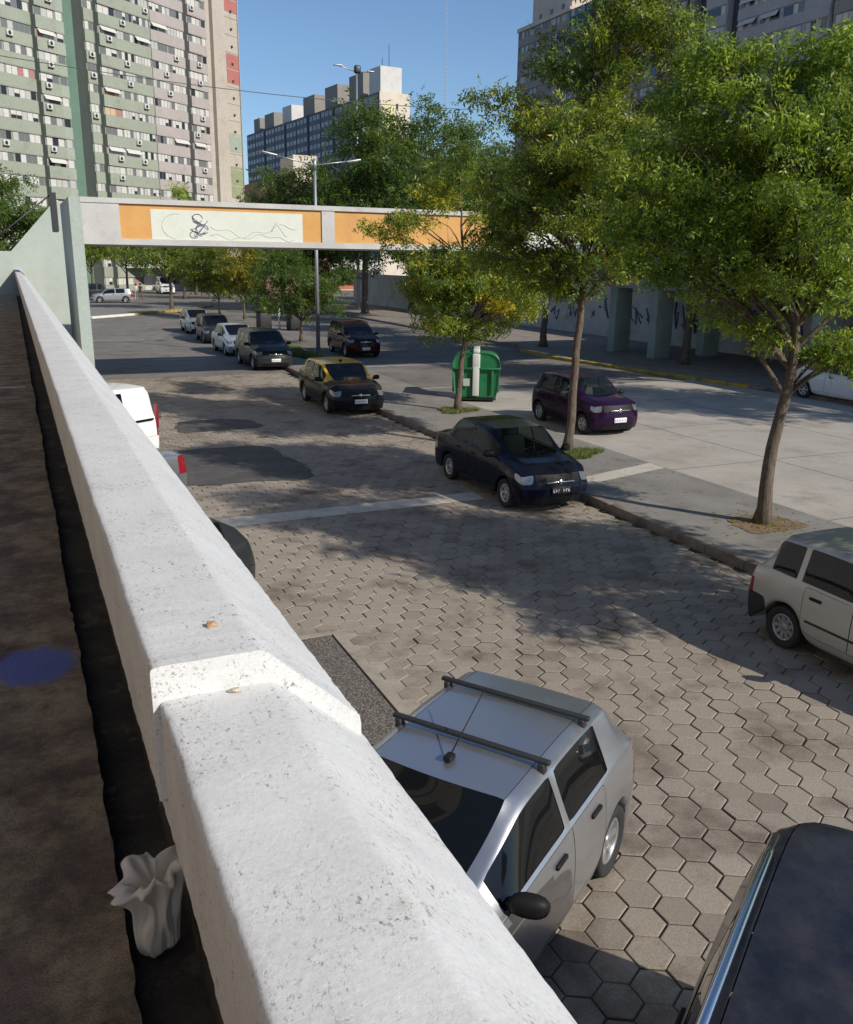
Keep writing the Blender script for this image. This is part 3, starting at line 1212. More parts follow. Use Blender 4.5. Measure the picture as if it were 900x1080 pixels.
    # end caps
    for i, sgn, pr, bul in ((0, 1, c['pf'], bul_f), (NS - 1, -1, c['pr'], bul_r)):
        yb = P[i][6][1]
        cols = [6, 7, 8, 9, 10, 11, 12]
        frs = [P[i][k][1] / yb for k in cols]
        G = {}
        for r in range(2, 7):
            for k, fr in zip(cols, frs):
                for s in (1, -1):
                    if fr < 1e-6 and s == -1:
                        G[(r, k, s)] = G[(r, k, 1)]
                        continue
                    if r == 6:
                        G[(r, k, s)] = vert(i, k, s)
                    elif k == 6:
                        G[(r, k, s)] = vert(i, r, s)
                    else:
                        off = pr[r - 1] + bul * fr ** 2.2
                        x = (xF - off) if i == 0 else (xR + off)
                        G[(r, k, s)] = bm.verts.new((x, P[i][r][1] * fr * s, P[i][r][2]))
        for r in range(2, 6):
            for a, b in zip(cols, cols[1:]):
                reg = 'body'
                if i == 0:
                    if r in c.get('hl', (5,)) and a in c.get('hlc', (6, 7)):
                        reg = 'headlight'
                    elif r in c.get('gr', (5,)) and a >= 9:
                        reg = 'grille'
                    elif r == 2 and a >= 8:
                        reg = 'intake'
                else:
                    if r in c.get('tl', (4, 5)) and a in c.get('tlc', (6,)):
                        reg = 'taillight'
                if r in (2, 3) and reg == 'body':
                    reg = 'bumper'
                for s in (1, -1):
                    q = [G[(r, a, s)], G[(r + 1, a, s)], G[(r + 1, b, s)], G[(r, b, s)]]
                    if s * sgn < 0:
                        q = q[::-1]
                    face(q, reg)
    bmesh.ops.recalc_face_normals(bm, faces=bm.faces[:])
    # outward check
    big = max(bm.faces, key=lambda f: f.calc_center_median().z)
    if big.normal.z < 0:
        bmesh.ops.reverse_faces(bm, faces=bm.faces[:])
    # crease some lines
    cl = bm.edges.layers.float.get('crease_edge') or bm.edges.layers.float.new('crease_edge')
    for e in bm.edges:
        fs = e.link_faces
        if len(fs) == 2:
            ra_, rb_ = REG[fs[0].material_index], REG[fs[1].material_index]
            if ra_ != rb_:
                e[cl] = 1. if 'window' in ra_ + rb_ or 'windshield' in (ra_, rb_) else .5
    vl = bm.verts.layers.float.get('crease_vert') or bm.verts.layers.float.new('crease_vert')
    for v in bm.verts:
        cnt = {}
        for f in v.link_faces:
            cnt[f.material_index] = cnt.get(f.material_index, 0) + 1
        for mi_, k_ in cnt.items():
            if k_ == 1 and len(v.link_faces) == 4 and ('window' in REG[mi_] or REG[mi_] == 'windshield'):
                v[vl] = .75
    me = bpy.data.meshes.new('cage')
    bm.to_mesh(me)
    bm.free()
    o = bpy.data.objects.new('cage', me)
    COL.objects.link(o)
    md = o.modifiers.new('s', 'SUBSURF')
    md.levels = md.render_levels = c.get('sub', 2)
    md.boundary_smooth = 'ALL'
    dg = bpy.context.evaluated_depsgraph_get()
    ev = o.evaluated_get(dg)
    m2 = bpy.data.meshes.new_from_object(ev)
    bpy.data.objects.remove(o)
    bpy.data.meshes.remove(me)
    n = len(m2.vertices)
    co_ = np.empty(n * 3)
    m2.vertices.foreach_get('co', co_)
    co_ = co_.reshape(-1, 3)
    nr = np.empty(n * 3)
    m2.vertices.foreach_get('normal', nr)
    nr = nr.reshape(-1, 3)
    polys = [(p.material_index, tuple(p.vertices)) for p in m2.polygons]
    parts = {}
    for mi, vs in polys:
        parts.setdefault(mi, []).append(vs)
    vreg = {}
    for mi, vs in polys:
        for v in vs:
            vreg.setdefault(v, set()).add(mi)
    out = {}
    gap = c.get('gap', .006)
    for mi, fl in parts.items():
        nm = REG[mi]
        used = sorted({v for f in fl for v in f})
        idx = {v: k for k, v in enumerate(used)}
        pts = co_[used].copy()
        if nm in ('front_door', 'rear_door', 'hood', 'side_window', 'quarter_window', 'windshield', 'rear_window', 'roof', 'bumper'):
            nb = {}
            for f in fl:
                for v in f:
                    nb.setdefault(v, []).extend(u for u in f if u != v)
            for v in used:
                k = idx[v]
                if len(vreg[v]) > 1:
                    if 'window' in nm or nm == 'windshield':
                        if nm != 'windshield':
                            pts[k] -= nr[v] * .004
                    else:
                        ins = [u for u in nb[v] if len(vreg[u]) == 1]
                        if ins:
                            d = co_[ins].mean(0) - co_[v]
                            d /= (np.linalg.norm(d) + 1e-9)
                            pts[k] += d * gap
        out[nm] = (pts, [tuple(idx[v] for v in f) for f in fl])
    bpy.data.meshes.remove(m2)
    return out, dict(xF=xF, xR=xR, xfw=xfw, xrw=xrw, halfw=halfw, top=top, belt=belt, X=X, xd0=xd0, xd1=xd1, xbm=xbm)


def np_mesh(name, pts, faces, mat):
    me = bpy.data.meshes.new(name)
    me.from_pydata([tuple(p) for p in pts], [], faces)
    me.materials.append(mat)
    me.polygons.foreach_set('use_smooth', [True] * len(me.polygons))
    me.update()
    return me


WHEELS = {}


def wheel_meshes(r, wd, style):
    key = (round(r, 3), round(wd, 3), style)
    if key in WHEELS:
        return WHEELS[key]
    # lathe about Z then laid on its side so that +Y faces outwards
    M = Matrix.Rotation(-PI / 2, 4, 'X')
    h = wd / 2
    t = MB()
    ri = r * .64
    t.lathe([(ri, -h * .8), (r * .9, -h), (r * .985, -h * .75), (r, 0), (r * .985, h * .75), (r * .95, h * .95), (r * .86, h), (ri + .012, h * .86), (ri, h * .7)], M, 32)
    g = MB()
    g.lathe([(ri, -h * .5), (ri, h * .72), (ri - .012, h * .80), (ri - .028, h * .66), (ri - .03, h * .30)], M, 32, 0)
    g.lathe([(ri - .03, h * .2), (.0001, h * .2)], M, 24, 1)
    g.lathe([(.055, h * .2), (.055, h * .56), (.045, h * .62), (.0001, h * .62)], M, 14, 0)
    n = {'alloy': 6, 'cap': 9, 'steel': 7}[style]
    for k in range(n):
        a = 2 * PI * k / n
        wdt = {'alloy': .024, 'cap': .022, 'steel': .03}[style]
        Mk = M @ Matrix.Rotation(a, 4, 'Z')
        g.add([Mk @ Vector(p) for p in ((.045, -wdt, h * .5), (ri - .02, -wdt * 1.25, h * .62), (ri - .02, wdt * 1.25, h * .62), (.045, wdt, h * .5),
                                      (.045, -wdt * 1.3, h * .2), (ri - .02, -wdt * 1.6, h * .2), (ri - .02, wdt * 1.6, h * .2), (.045, wdt * 1.3, h * .2))],
              [(0, 1, 2, 3), (0, 4, 5, 1), (3, 2, 6, 7)])
    WHEELS[key] = (t.mesh('wheel', M_RUBBER), g.mesh('rim', [M_ALLOY if style == 'alloy' else M_HUBCAP, M_BLACK]))
    return WHEELS[key]


def make_car(name, label, cat, x, y, heading, c, paint, group=None, glass=None, style='cap', roof=None, extras=(), bumpmat=None, handles=True, seats=None):
    parts, g = shell(c)
    root = thing(name, label, cat, (x, y, .0), heading, group)
    glass = glass or M_GLASS
    L, W, H = c['L'], c['W'], c['H']
    mats = dict(body=paint, windshield=c.get('wsglass', glass), rear_window=glass, side_window=glass, quarter_window=glass, front_door=paint, rear_door=paint, hood=paint,
                headlight=M_HEAD, grille=M_BLACK, bumper=bumpmat or paint, taillight=M_RED, roof=roof or paint, intake=M_BLACK)
    doors = {}
    for nm, (pts, fl) in parts.items():
        if nm == 'side_window':
            # one mesh per pane
            sets = {}
            for f in fl:
                cx_ = sum(pts[v][0] for v in f) / len(f)
                cy_ = sum(pts[v][1] for v in f) / len(f)
                sets.setdefault((cx_ > c['xb'], cy_ > 0), []).append(f)
            for ff in sets.values():
                used = sorted({v for f in ff for v in f})
                ix = {v: k for k, v in enumerate(used)}
                child('side_window', np_mesh('side_window', [pts[v] for v in used], [tuple(ix[v] for v in f) for f in ff], mats[nm]), root)
            continue
        if nm == 'bumper':
            for fr in (True, False):
                ff = [f for f in fl if (pts[f[0]][0] > 0) == fr]
                used = sorted({v for f in ff for v in f})
                ix = {v: k for k, v in enumerate(used)}
                child('bumper', np_mesh('bumper', [pts[v] for v in used], [tuple(ix[v] for v in f) for f in ff], mats[nm]), root)
            continue
        if nm in ('headlight', 'taillight', 'front_door', 'rear_door', 'quarter_window'):
            sets = {}
            for f in fl:
                sets.setdefault(sum(pts[v][1] for v in f) > 0, []).append(f)
            for sd, ff in sets.items():
                used = sorted({v for f in ff for v in f})
                ix = {v: k for k, v in enumerate(used)}
                o = child({'front_door': 'door', 'rear_door': 'door', 'quarter_window': 'side_window'}.get(nm, nm), np_mesh(nm, [pts[v] for v in used], [tuple(ix[v] for v in f) for f in ff], mats[nm]), root)
                doors[(nm, sd)] = o
            continue
        child(nm, np_mesh(nm, pts, fl, mats[nm]), root)
    # dark floor and inner arch liners so that nothing is see-through from below
    u = MB()
    u.box(g['xR'] + .25, -W / 2 + .2, .2, g['xF'] - .3, W / 2 - .2, .42)
    u.build('underbody', M_BLACK, root)
    # wheels
    wr = c['wr']
    tm, gm = wheel_meshes(wr, c.get('tw', .18), style)
    for xw in (g['xfw'], g['xrw']):
        for s in (1, -1):
            o = child('wheel', tm, root, (xw, s * (W / 2 - c.get('tw', .18) / 2 - .03), wr))
            if s < 0:
                o.rotation_euler = (0, 0, PI)
            child('rim', gm, o)
    # seats and dashboard
    if seats is not None:
        b = MB()
        xs_ = c['xb']
        for s in (1, -1):
            b.rbox(xs_ - .05, s * .36 - .23, .38, xs_ + .45, s * .36 + .23, .56, .05)
            Mt = Matrix.Translation((xs_ + .0, s * .36, .5)) @ Matrix.Rotation(R(-14), 4, 'Y')
            b.rbox(-.09, -.22, 0, .06, .22, .58, .05, 0, Mt)
            b.rbox(-.07, -.12, .6, .02, .12, .76, .03, 0, Mt)
        b.rbox(xs_ - .95, -.55, .38, xs_ - .5, .55, .56, .05)
        Mt = Matrix.Translation((xs_ - .95, 0, .5)) @ Matrix.Rotation(R(-16), 4, 'Y')
        b.rbox(-.09, -.56, 0, .06, .56, .52, .05, 0, Mt)
        b.build('seats', seats, root)
        d = MB()
        zc = c['zc']
        d.rbox(c['xc'] - .52, -W / 2 + .2, zc - .32, c['xc'] - .02, W / 2 - .2, zc - .06, .05)
        Mw = Matrix.Translation((c['xc'] - .60, .36, zc - .08)) @ Matrix.Rotation(R(62), 4, 'Y')
        d.lathe([(.17, 0), (.19, .012), (.17, .024), (.155, .012), (.17, 0)], Mw, 20)
        d.build('dashboard', M_DASH, root)
    # mirrors
    hwm = g['halfw'](c['xc'] - .25)
    bz = lerp_tab(g['belt'], c['xc'] - .25)
    for s in (1, -1):
        m_ = MB()
        bm = bmesh.new()
        bmesh.ops.create_icosphere(bm, subdivisions=3, radius=1)
        vs = []
        for v in bm.verts:
            p = v.co
            k = (abs(p.x) ** 2.6 + abs(p.y) ** 2.6 + abs(p.z) ** 2.6) ** (-1 / 2.6)
            q = Vector((p.x * k * .065, p.y * k * .115, p.z * k * .072))
            if q.x < -.03:
                q.x = -.03
            q.x -= q.y * s * .25
            vs.append((c['xc'] - .30 + q.x, s * (hwm + .06) + q.y, bz + .075 + q.z))
        m_.add(vs, [[v.index for v in f.verts] for f in bm.faces], 0, True)
        bm.free()
        m_.rbox(c['xc'] - .34, min(s * (hwm - .09), s * (hwm - .01)), bz - .01, c['xc'] - .27, max(s * (hwm - .09), s * (hwm - .01)), bz + .06, .012)
        m_.build('mirror', M_BLACK if c.get('blackmirror', True) else paint, root)
    # handles
    if handles:
        for nm, xe in (('front_door', g['xbm'] + .16), ('rear_door', g['xd1'] + c.get('hx', .0))):
            for sd in (True, False):
                d = doors.get((nm, sd))
                if d is None:
                    continue
                s = 1 if sd else -1
                # find the door surface near (xe, z)
                hz = lerp_tab(g['belt'], xe) - .115
                vv = min(d.data.vertices, key=lambda v: abs(v.co.x - xe) + abs(v.co.z - hz))
                h = MB()
                h.rbox(xe - .02, -.018, hz - .018, xe + .15, .024, hz + .018, .012)
                for k, p in enumerate(h.v):
                    h.v[k] = (p[0], s * abs(vv.co.y) + p[1] * (1 if s > 0 else -1), p[2])
                h.build('handle', c.get('handlemat', M_BLACK), d)
    # plate
    pl = MB()
    pz = c.get('pz', .46)
    pm, gm_ = (M_PLATEK, M_GLYPHW) if c.get('oldplate') else (M_PLATE, M_GLYPH)
    xp = g['xF'] - c['pf'][2] + .012
    for xx, sg in ((xp, 1), (g['xR'] + c['pr'][3] - .012, -1)):
        pl.rbox(xx - .012, -.2, pz - .065, xx + .012, .2, pz + .065, .008, 0)
        for k in range(7):
            if k == 3 and c.get('oldplate'):
                continue
            yy = -.165 + k * .055
            xo = xx + sg * .0135
            pl.box(min(xo - .001, xo + .001), yy - .016, pz - .03, max(xo - .001, xo + .001), yy - .006, pz + .03, 1)
            pl.box(min(xo - .001, xo + .001), yy - .005, pz - .03 + (k % 3) * .02, max(xo - .001, xo + .001), yy + .014, pz - .015 + (k % 3) * .02, 1)
    pl.build('plate', [pm, gm_], root)
    # chrome badge bar in the grille
    if c.get('badge', True):
        b = MB()
        zz = c['zf'] - .14
        b.rbox(g['xF'] - c['pf'][4] - .0, -.30, zz - .012, g['xF'] - c['pf'][4] + .012, .30, zz + .012, .005)
        b.lathe([(.0001, .016), (.045, .014), (.055, 0)], Matrix.Translation((g['xF'] - c['pf'][4] + .004, 0, zz)) @ Matrix.Rotation(PI / 2, 4, 'Y'), 16)
        b.build('grille_bar', M_CHROME, root)
    # wipers
    wp = MB()
    for y0, y1 in ((.05, .55), (-.55, -.05)):
        x0 = c['xc'] + .03
        z0 = c['zc'] + .03
        sl = (lerp_tab(g['top'], c['xh']) - c['zc']) / (c['xh'] - c['xc'])
        wp.tube([(x0 + .05, y0, z0), (x0 - .06, (y0 + y1) / 2, z0 + .055), (x0 - .10, y1, z0 + .10)], .008, 5)
    wp.build('wiper', M_BLACK, root)
    for fn in extras:
        fn(root, c, g, parts, paint)
    return root


def spec(L, W, H, wb, fo, wr=.285, kind='hatch', **kw):
    xF = L / 2
    c = dict(L=L, W=W, H=H, wb=wb, fo=fo, wr=wr)
    xfw = xF - fo
    xrw = xfw - wb
    d = dict(zf=.76, zc=.97, xc=xfw - .18, xh=xfw - .92, bf=.90, br=.97, pf=[.06, .05, .0, .0, .03, .10], pr=[.05, .03, .0, .0, .02, .05])
    d['xb'] = (d['xh'] + xrw) / 2 + .17
    if kind == 'hatch':
        d.update(xr=-L / 2 + .42, xg=-L / 2 + .14, zg=1.0, zd=.94, xcp=xrw + .05)
    elif kind == 'sedan':
        d.update(xr=xrw + .22, xg=xrw - .34, zg=1.02, zd=.97, xcp=xrw + .12)
    elif kind == 'wagon':
        d.update(xr=-L / 2 + .30, xg=-L / 2 + .10, zg=1.05, zd=.95, xcp=xrw + .20, q=(xrw + .08, xrw - .38))
    d.update(kw)
    c.update(d)
    return c


A34 = R(34.3) + PI
P_SILVER = car_paint('silver_car_paint', (.47, .48, .505), .85, .34, .14)
P_NAVYBLACK = car_paint('navy_black_paint', (.015, .018, .030), .0, .25, .10)
P_GREYBEIGE = car_paint('beige_silver_paint', (.46, .445, .41), .35, .35, .2)
P_NAVY = car_paint('navy_blue_paint', (.006, .008, .018), .1, .25, .06)
P_TAXIBLACK = car_paint('taxi_black_paint', (.010, .010, .012), .0, .22, .06)
P_TAXIYELLOW = car_paint('taxi_yellow_paint', (.70, .38, .015), .0, .35, .05)
P_PURPLE = car_paint('dark_purple_paint', (.019, .0045, .026), .1, .25, .05)
P_MAROON = car_paint('maroon_paint', (.040, .006, .011), .1, .28, .06)
P_GREY = car_paint('graphite_grey_paint', (.035, .038, .038), .3, .3, .08)
P_PALEBLUE = car_paint('pale_blue_silver_paint', (.40, .44, .50), .4, .32, .06)
P_DARKGREY = car_paint('dark_grey_paint', (.03, .032, .035), .2, .3, .08)
P_MIDSILVER = car_paint('mid_silver_paint', (.34, .35, .36), .45, .33, .08)
P_WHITE = car_paint('white_car_paint', (.76, .76, .75), .0, .35, .04)
M_MATTBLACK = principled('matt_black_bumper', (.022, .022, .023), .6)


def roof_bars(root, c, g, parts, paint):
    for x in (c['xh'] - .42, c['xh'] - 1.12):
        b = MB()
        zt = c['H'] + .012
        b.rbox(x - .022, -.62, zt - .014, x + .022, .62, zt + .016, .008)
        for s in (1, -1):
            b.rbox(x - .035, s * .565 - .025, zt - .10, x + .035, s * .565 + .025, zt - .008, .012)
        b.build('roof_bar', M_MATTBLACK, root)


def antenna(root, c, g, parts, paint):
    b = MB()
    b.rbox(c['xh'] - .20, -.03, c['H'] - .03, c['xh'] - .12, .03, c['H'] + .01, .01)
    b.tube([(c['xh'] - .16, 0, c['H'] - .01), (c['xh'] - .66, 0.0, c['H'] + .29)], [.006, .003], 5)
    b.build('antenna', M_BLACK, root)


def side_moulding(root, c, g, parts, paint):
    for s in (1, -1):
        pts = []
        for x in np.linspace(g['xfw'] - c['wr'] - .09, g['xrw'] + c['wr'] + .09, 9):
            pts.append((x, s * (g['halfw'](x) * 1.0 - .012), .50))
        b = MB()
        b.tube(pts, .02, 6)
        b.build('side_moulding', M_MATTBLACK, root)


def roof_rails(root, c, g, parts, paint):
    for s in (1, -1):
        b = MB()
        pts = []
        ye = c['W'] / 2 * .945 - c.get('tum', .16) - .03
        xs_ = np.linspace(c['xh'] - .25, c['xr'] + .30, 8)
        for k, x in enumerate(xs_):
            e = (.3, 1, 1, 1, 1, .9, .6, -.35)[k]
            pts.append((x, s * ye, c['H'] - .035 + .04 * e))
        b.tube(pts, .026, 8)
        o = b.build('roof_rail', M_CHROME if c.get('chromerail') else M_DARKSTEEL, root)
        for x in (xs_[0] + .10, xs_[-1] + .30, (xs_[0] + xs_[-1]) / 2):
            f = MB()
            f.rbox(x - .05, s * ye - .017, c['H'] - .06, x + .05, s * ye + .017, c['H'] + .008, .01)
            f.build('rail_foot', M_BLACK, o)


def roof_ribs(root, c, g, parts, paint):
    s_ = MB()
    s_.rbox(g['xR'] + .06, -.5, c['zg'] + .0, g['xR'] + .1, .5, c['zg'] + .02, .008)
    s_.build('tailgate_trim', M_BLACK, root)


def taxi_lines(root, c, g, parts, paint):
    b = MB()
    b.rbox(c['xh'] - .35, -.05, c['H'] - .02, c['xh'] - .27, .05, c['H'] + .04, .015)
    b.build('roof_antenna', M_BLACK, root)
    d = MB()
    d.rbox(c['xc'] - .32, -.12, c['zc'] + .00, c['xc'] - .29, .10, c['zc'] + .13, .008)
    d.build('windscreen_card', M_PLATE, root)


# Silver hatchback with roof bars, nearest the wall
c = spec(3.74, 1.63, 1.40, 2.37, .72, .285, zf=.74, xh=.22, tum=.185, wsglass=M_GLASSDARK, gap=.0045, hx=.13, badge=False)
c.update(xc=.86, xh=.16, xr=-1.33, xg=-1.72, zg=1.03, zd=.97, xb=-.30, xcp=-1.06, br=.99, bf=.90)
make_car('parked_car', 'silver hatchback with two black roof bars parked right below the parapet', 'car', 2.36, 4.77, A34, c, P_SILVER, glass=M_GLASSDARK, style='alloy', extras=(roof_bars, antenna), seats=M_SEAT)

# Dark estate with roof rails, bottom right corner
c = spec(4.35, 1.78, 1.65, 2.62, .85, .33, 'wagon', chromerail=True, tum=.17, zf=.9, zc=1.1, bf=1.0, br=1.08, zg=1.2, zd=1.1, bulr=.08, tapr=.04)
c.update(xr=-2.02, xg=-2.10, q=None)
make_car('parked_car', 'navy black wagon with silver roof rails, nearest vehicle at the bottom right', 'car', 2.44, 1.53, A34, c, P_NAVYBLACK, glass=M_GLASSDARK, style='alloy', extras=(roof_rails, roof_ribs))

# Boxy old hatch at the far kerb, right edge of the photo
c = spec(3.69, 1.55, 1.42, 2.36, .66, .27, zf=.72, bumper=True, tum=.15, hx=.12, oldplate=True, tl=(4,), bulr=.06, tapr=.04)
c.update(xc=.92, xh=.30, xr=-1.42, xg=-1.70, zg=.98, zd=.94, xb=-.14, xcp=-.98, br=.93, bf=.88, q=(-1.06, -1.46))
make_car('parked_car', 'boxy beige silver hatchback with black bumpers parked beside the kerb and leaning tree', 'car', 9.03, 6.36, -PI / 2, c, P_GREYBEIGE, glass=M_GLASSDARK, style='cap', extras=(side_moulding,), bumpmat=M_MATTBLACK)

# Dark blue sedan
c = spec(4.17, 1.65, 1.43, 2.49, .79, .285, 'sedan', oldplate=True, zf=.75, hx=.15)
make_car('parked_car', 'dark navy blue sedan parked at the kerb beside the middle tree', 'car', 9.07, 15.91, -PI / 2, c, P_NAVY, glass=M_GLASSCLEAR, style='alloy', seats=M_SEATLIGHT)

# Taxi
c = spec(4.40, 1.80, 1.47, 2.65, .90, .31, 'hatch', roofpaint=True, zf=.78, zc=1.0, bf=.92, br=1.03, hx=.1, wsglass=M_GLASSDARK)
c.update(xr=-1.45, xg=-1.98, zg=1.08, zd=1.0)
make_car('taxi', 'black taxi with a bright yellow roof parked by the kerb', 'taxi', 9.38, 27.58, -PI / 2 + R(-2), c, P_TAXIBLACK, glass=M_GLASS, style='alloy', roof=P_TAXIYELLOW, extras=(taxi_lines,), seats=M_SEAT)

# Purple compact on the carriageway
c = spec(3.57, 1.64, 1.50, 2.305, .70, .29, 'hatch', zf=.86, zc=1.04, bf=.96, br=1.03, tum=.13, zg=1.08, zd=1.02, xc=.86, hx=.12)
make_car('parked_car', 'dark purple compact car parked behind the median, right of the green container', 'car', 14.83, 21.66, -PI / 2, c, P_PURPLE, glass=M_GLASSCLEAR, style='alloy', seats=M_SEATLIGHT)

# Row beyond the taxi
GROW = 'cars parked in line beyond the taxi'
c = spec(4.36, 1.74, 1.60, 2.62, .85, .31, 'wagon', zf=.84, zc=1.08, tum=.13, bf=.98, br=1.05, sub=2)
make_car('parked_car', 'graphite grey tall minivan heading the row of cars behind the taxi', 'car', 9.85, 39.45, -PI / 2, c, P_GREY, GROW, M_GLASSDARK, 'alloy', extras=())
c = spec(4.25, 1.70, 1.46, 2.5, .82, .29, 'sedan', sub=1)
make_car('parked_car', 'pale blue silver sedan second in the row behind the minivan', 'car', 9.95, 45.6, -PI / 2, c, P_PALEBLUE, GROW, M_GLASSDARK)
c = spec(4.2, 1.72, 1.52, 2.5, .82, .30, 'hatch', sub=1)
make_car('parked_car', 'black hatchback third in the row, between two silver cars', 'car', 10.25, 52.4, -PI / 2 - R(2), c, P_DARKGREY, GROW, M_GLASSDARK)
c = spec(4.1, 1.68, 1.46, 2.48, .80, .29, 'hatch', sub=1)
make_car('parked_car', 'mid grey silver car parked last in the far row near the yellow kerb', 'car', 10.5, 59.3, -PI / 2 - R(3), c, P_MIDSILVER, GROW, M_GLASSDARK)
# Maroon SUV on the far carriageway
c = spec(4.3, 1.76, 1.60, 2.6, .85, .33, 'wagon', zf=.92, zc=1.10, bf=1.0, br=1.08, tum=.14, gc=.24)
make_car('parked_car', 'dark maroon SUV standing in shade under the footbridge', 'car', 15.4, 43.1, -PI / 2 - R(3), c, P_MAROON, None, M_GLASSDARK, 'alloy', extras=(roof_rails,))
# White hatch at the right edge
c = spec(4.05, 1.72, 1.44, 2.55, .80, .31, 'hatch', bf=.95, br=1.02, hx=.1, q=None)
make_car('parked_car', 'white hatchback parked under the right trees, cut off by the photo edge', 'car', 26.45, 22.4, -PI / 2, c, P_WHITE, None, M_GLASSDARK, 'alloy')


def angled(corner, L, W):
    h = Vector((math.cos(A34), math.sin(A34)))
    lft = Vector((-h.y, h.x))
    p = Vector(corner) + h * L / 2 - lft * W / 2
    return p.x, p.y


# tails of the angle-parked cars behind the parapet
def van_bits(root, c, g, parts, paint):
    for s in (1, -1):
        b = MB()
        b.rbox(g['xR'] + .03, s * (c['W'] / 2 - .06) - .05, .80, g['xR'] + .10, s * (c['W'] / 2 - .06) + .05, 1.36, .02)
        b.build('taillight', M_RED, root)
        b = MB()
        b.rbox(-.5, s * (c['W'] / 2 - .004) - .012, 1.02, g['xR'] + .2, s * (c['W'] / 2 - .004) + .012, 1.05, .006)
        b.build('sliding_rail', M_BLACK, root)


c = spec(4.25, 1.74, 1.80, 2.7, .80, .30, 'wagon', zf=.9, zc=1.12, bf=1.02, br=1.08, zg=1.2, zd=1.1, tum=.10, bulr=.05, tapr=.02, sub=2, q=None)
c.update(xr=-2.02, xg=-2.10, zg=1.15, zd=1.1)
x, y = angled((2.80, 21.1), 4.25, 1.74)
make_car('van', 'white panel van with tall red tail lamps, its rear showing past the parapet', 'van', x, y, A34, c, P_WHITE, None, M_GLASSDARK, extras=(van_bits,))
c = spec(4.2, 1.68, 1.44, 2.48, .8, .285, 'sedan', sub=2)
x, y = angled((2.86, 17.35), 4.2, 1.68)
make_car('parked_car', 'silver sedan with a red tail lamp, mostly hidden behind the parapet', 'car', x, y, A34, c, P_SILVER, None, M_GLASSDARK)
c = spec(4.0, 1.68, 1.38, 2.48, .8, .285, 'hatch', sub=2, tl=(), tlc=(), bulr=.2, tapr=.12)
c.update(xr=-1.15, xg=-1.82, zg=.98, zd=.86)
x, y = angled((2.90, 11.6), 4.0, 1.68)
make_car('parked_car', 'charcoal hatchback with only its rear corner showing past the parapet', 'car', x, y, A34, c, P_DARKGREY, None, M_GLASSDARK)
# far cross street
c = spec(4.3, 1.72, 1.48, 2.55, .85, .31, 'hatch', sub=1)
make_car('parked_car', 'distant silver hatchback seen side on under the left end of the footbridge', 'car', 9.3, 100.2, PI, c, P_MIDSILVER, None, M_GLASSDARK, 'alloy')
c = spec(4.5, 1.8, 1.75, 2.7, .85, .34, 'wagon', sub=1, zf=.98, zc=1.15, bf=1.05, br=1.1)
make_car('parked_car', 'distant dark SUV just behind the far silver hatchback', 'car', 7.0, 106.5, PI + R(20), c, P_DARKGREY, None, M_GLASSDARK, 'alloy')
c = spec(5.0, 1.95, 2.15, 3.0, .85, .34, 'wagon', sub=1, zf=1.05, zc=1.3, bf=1.2, br=1.25, tum=.10)
c.update(xr=-2.38, xg=-2.45, zg=1.35, zd=1.25)
make_car('van', 'distant white van facing us beyond the traffic island', 'van', 18.2, 124., -PI / 2, c, P_WHITE, None, M_GLASSDARK)


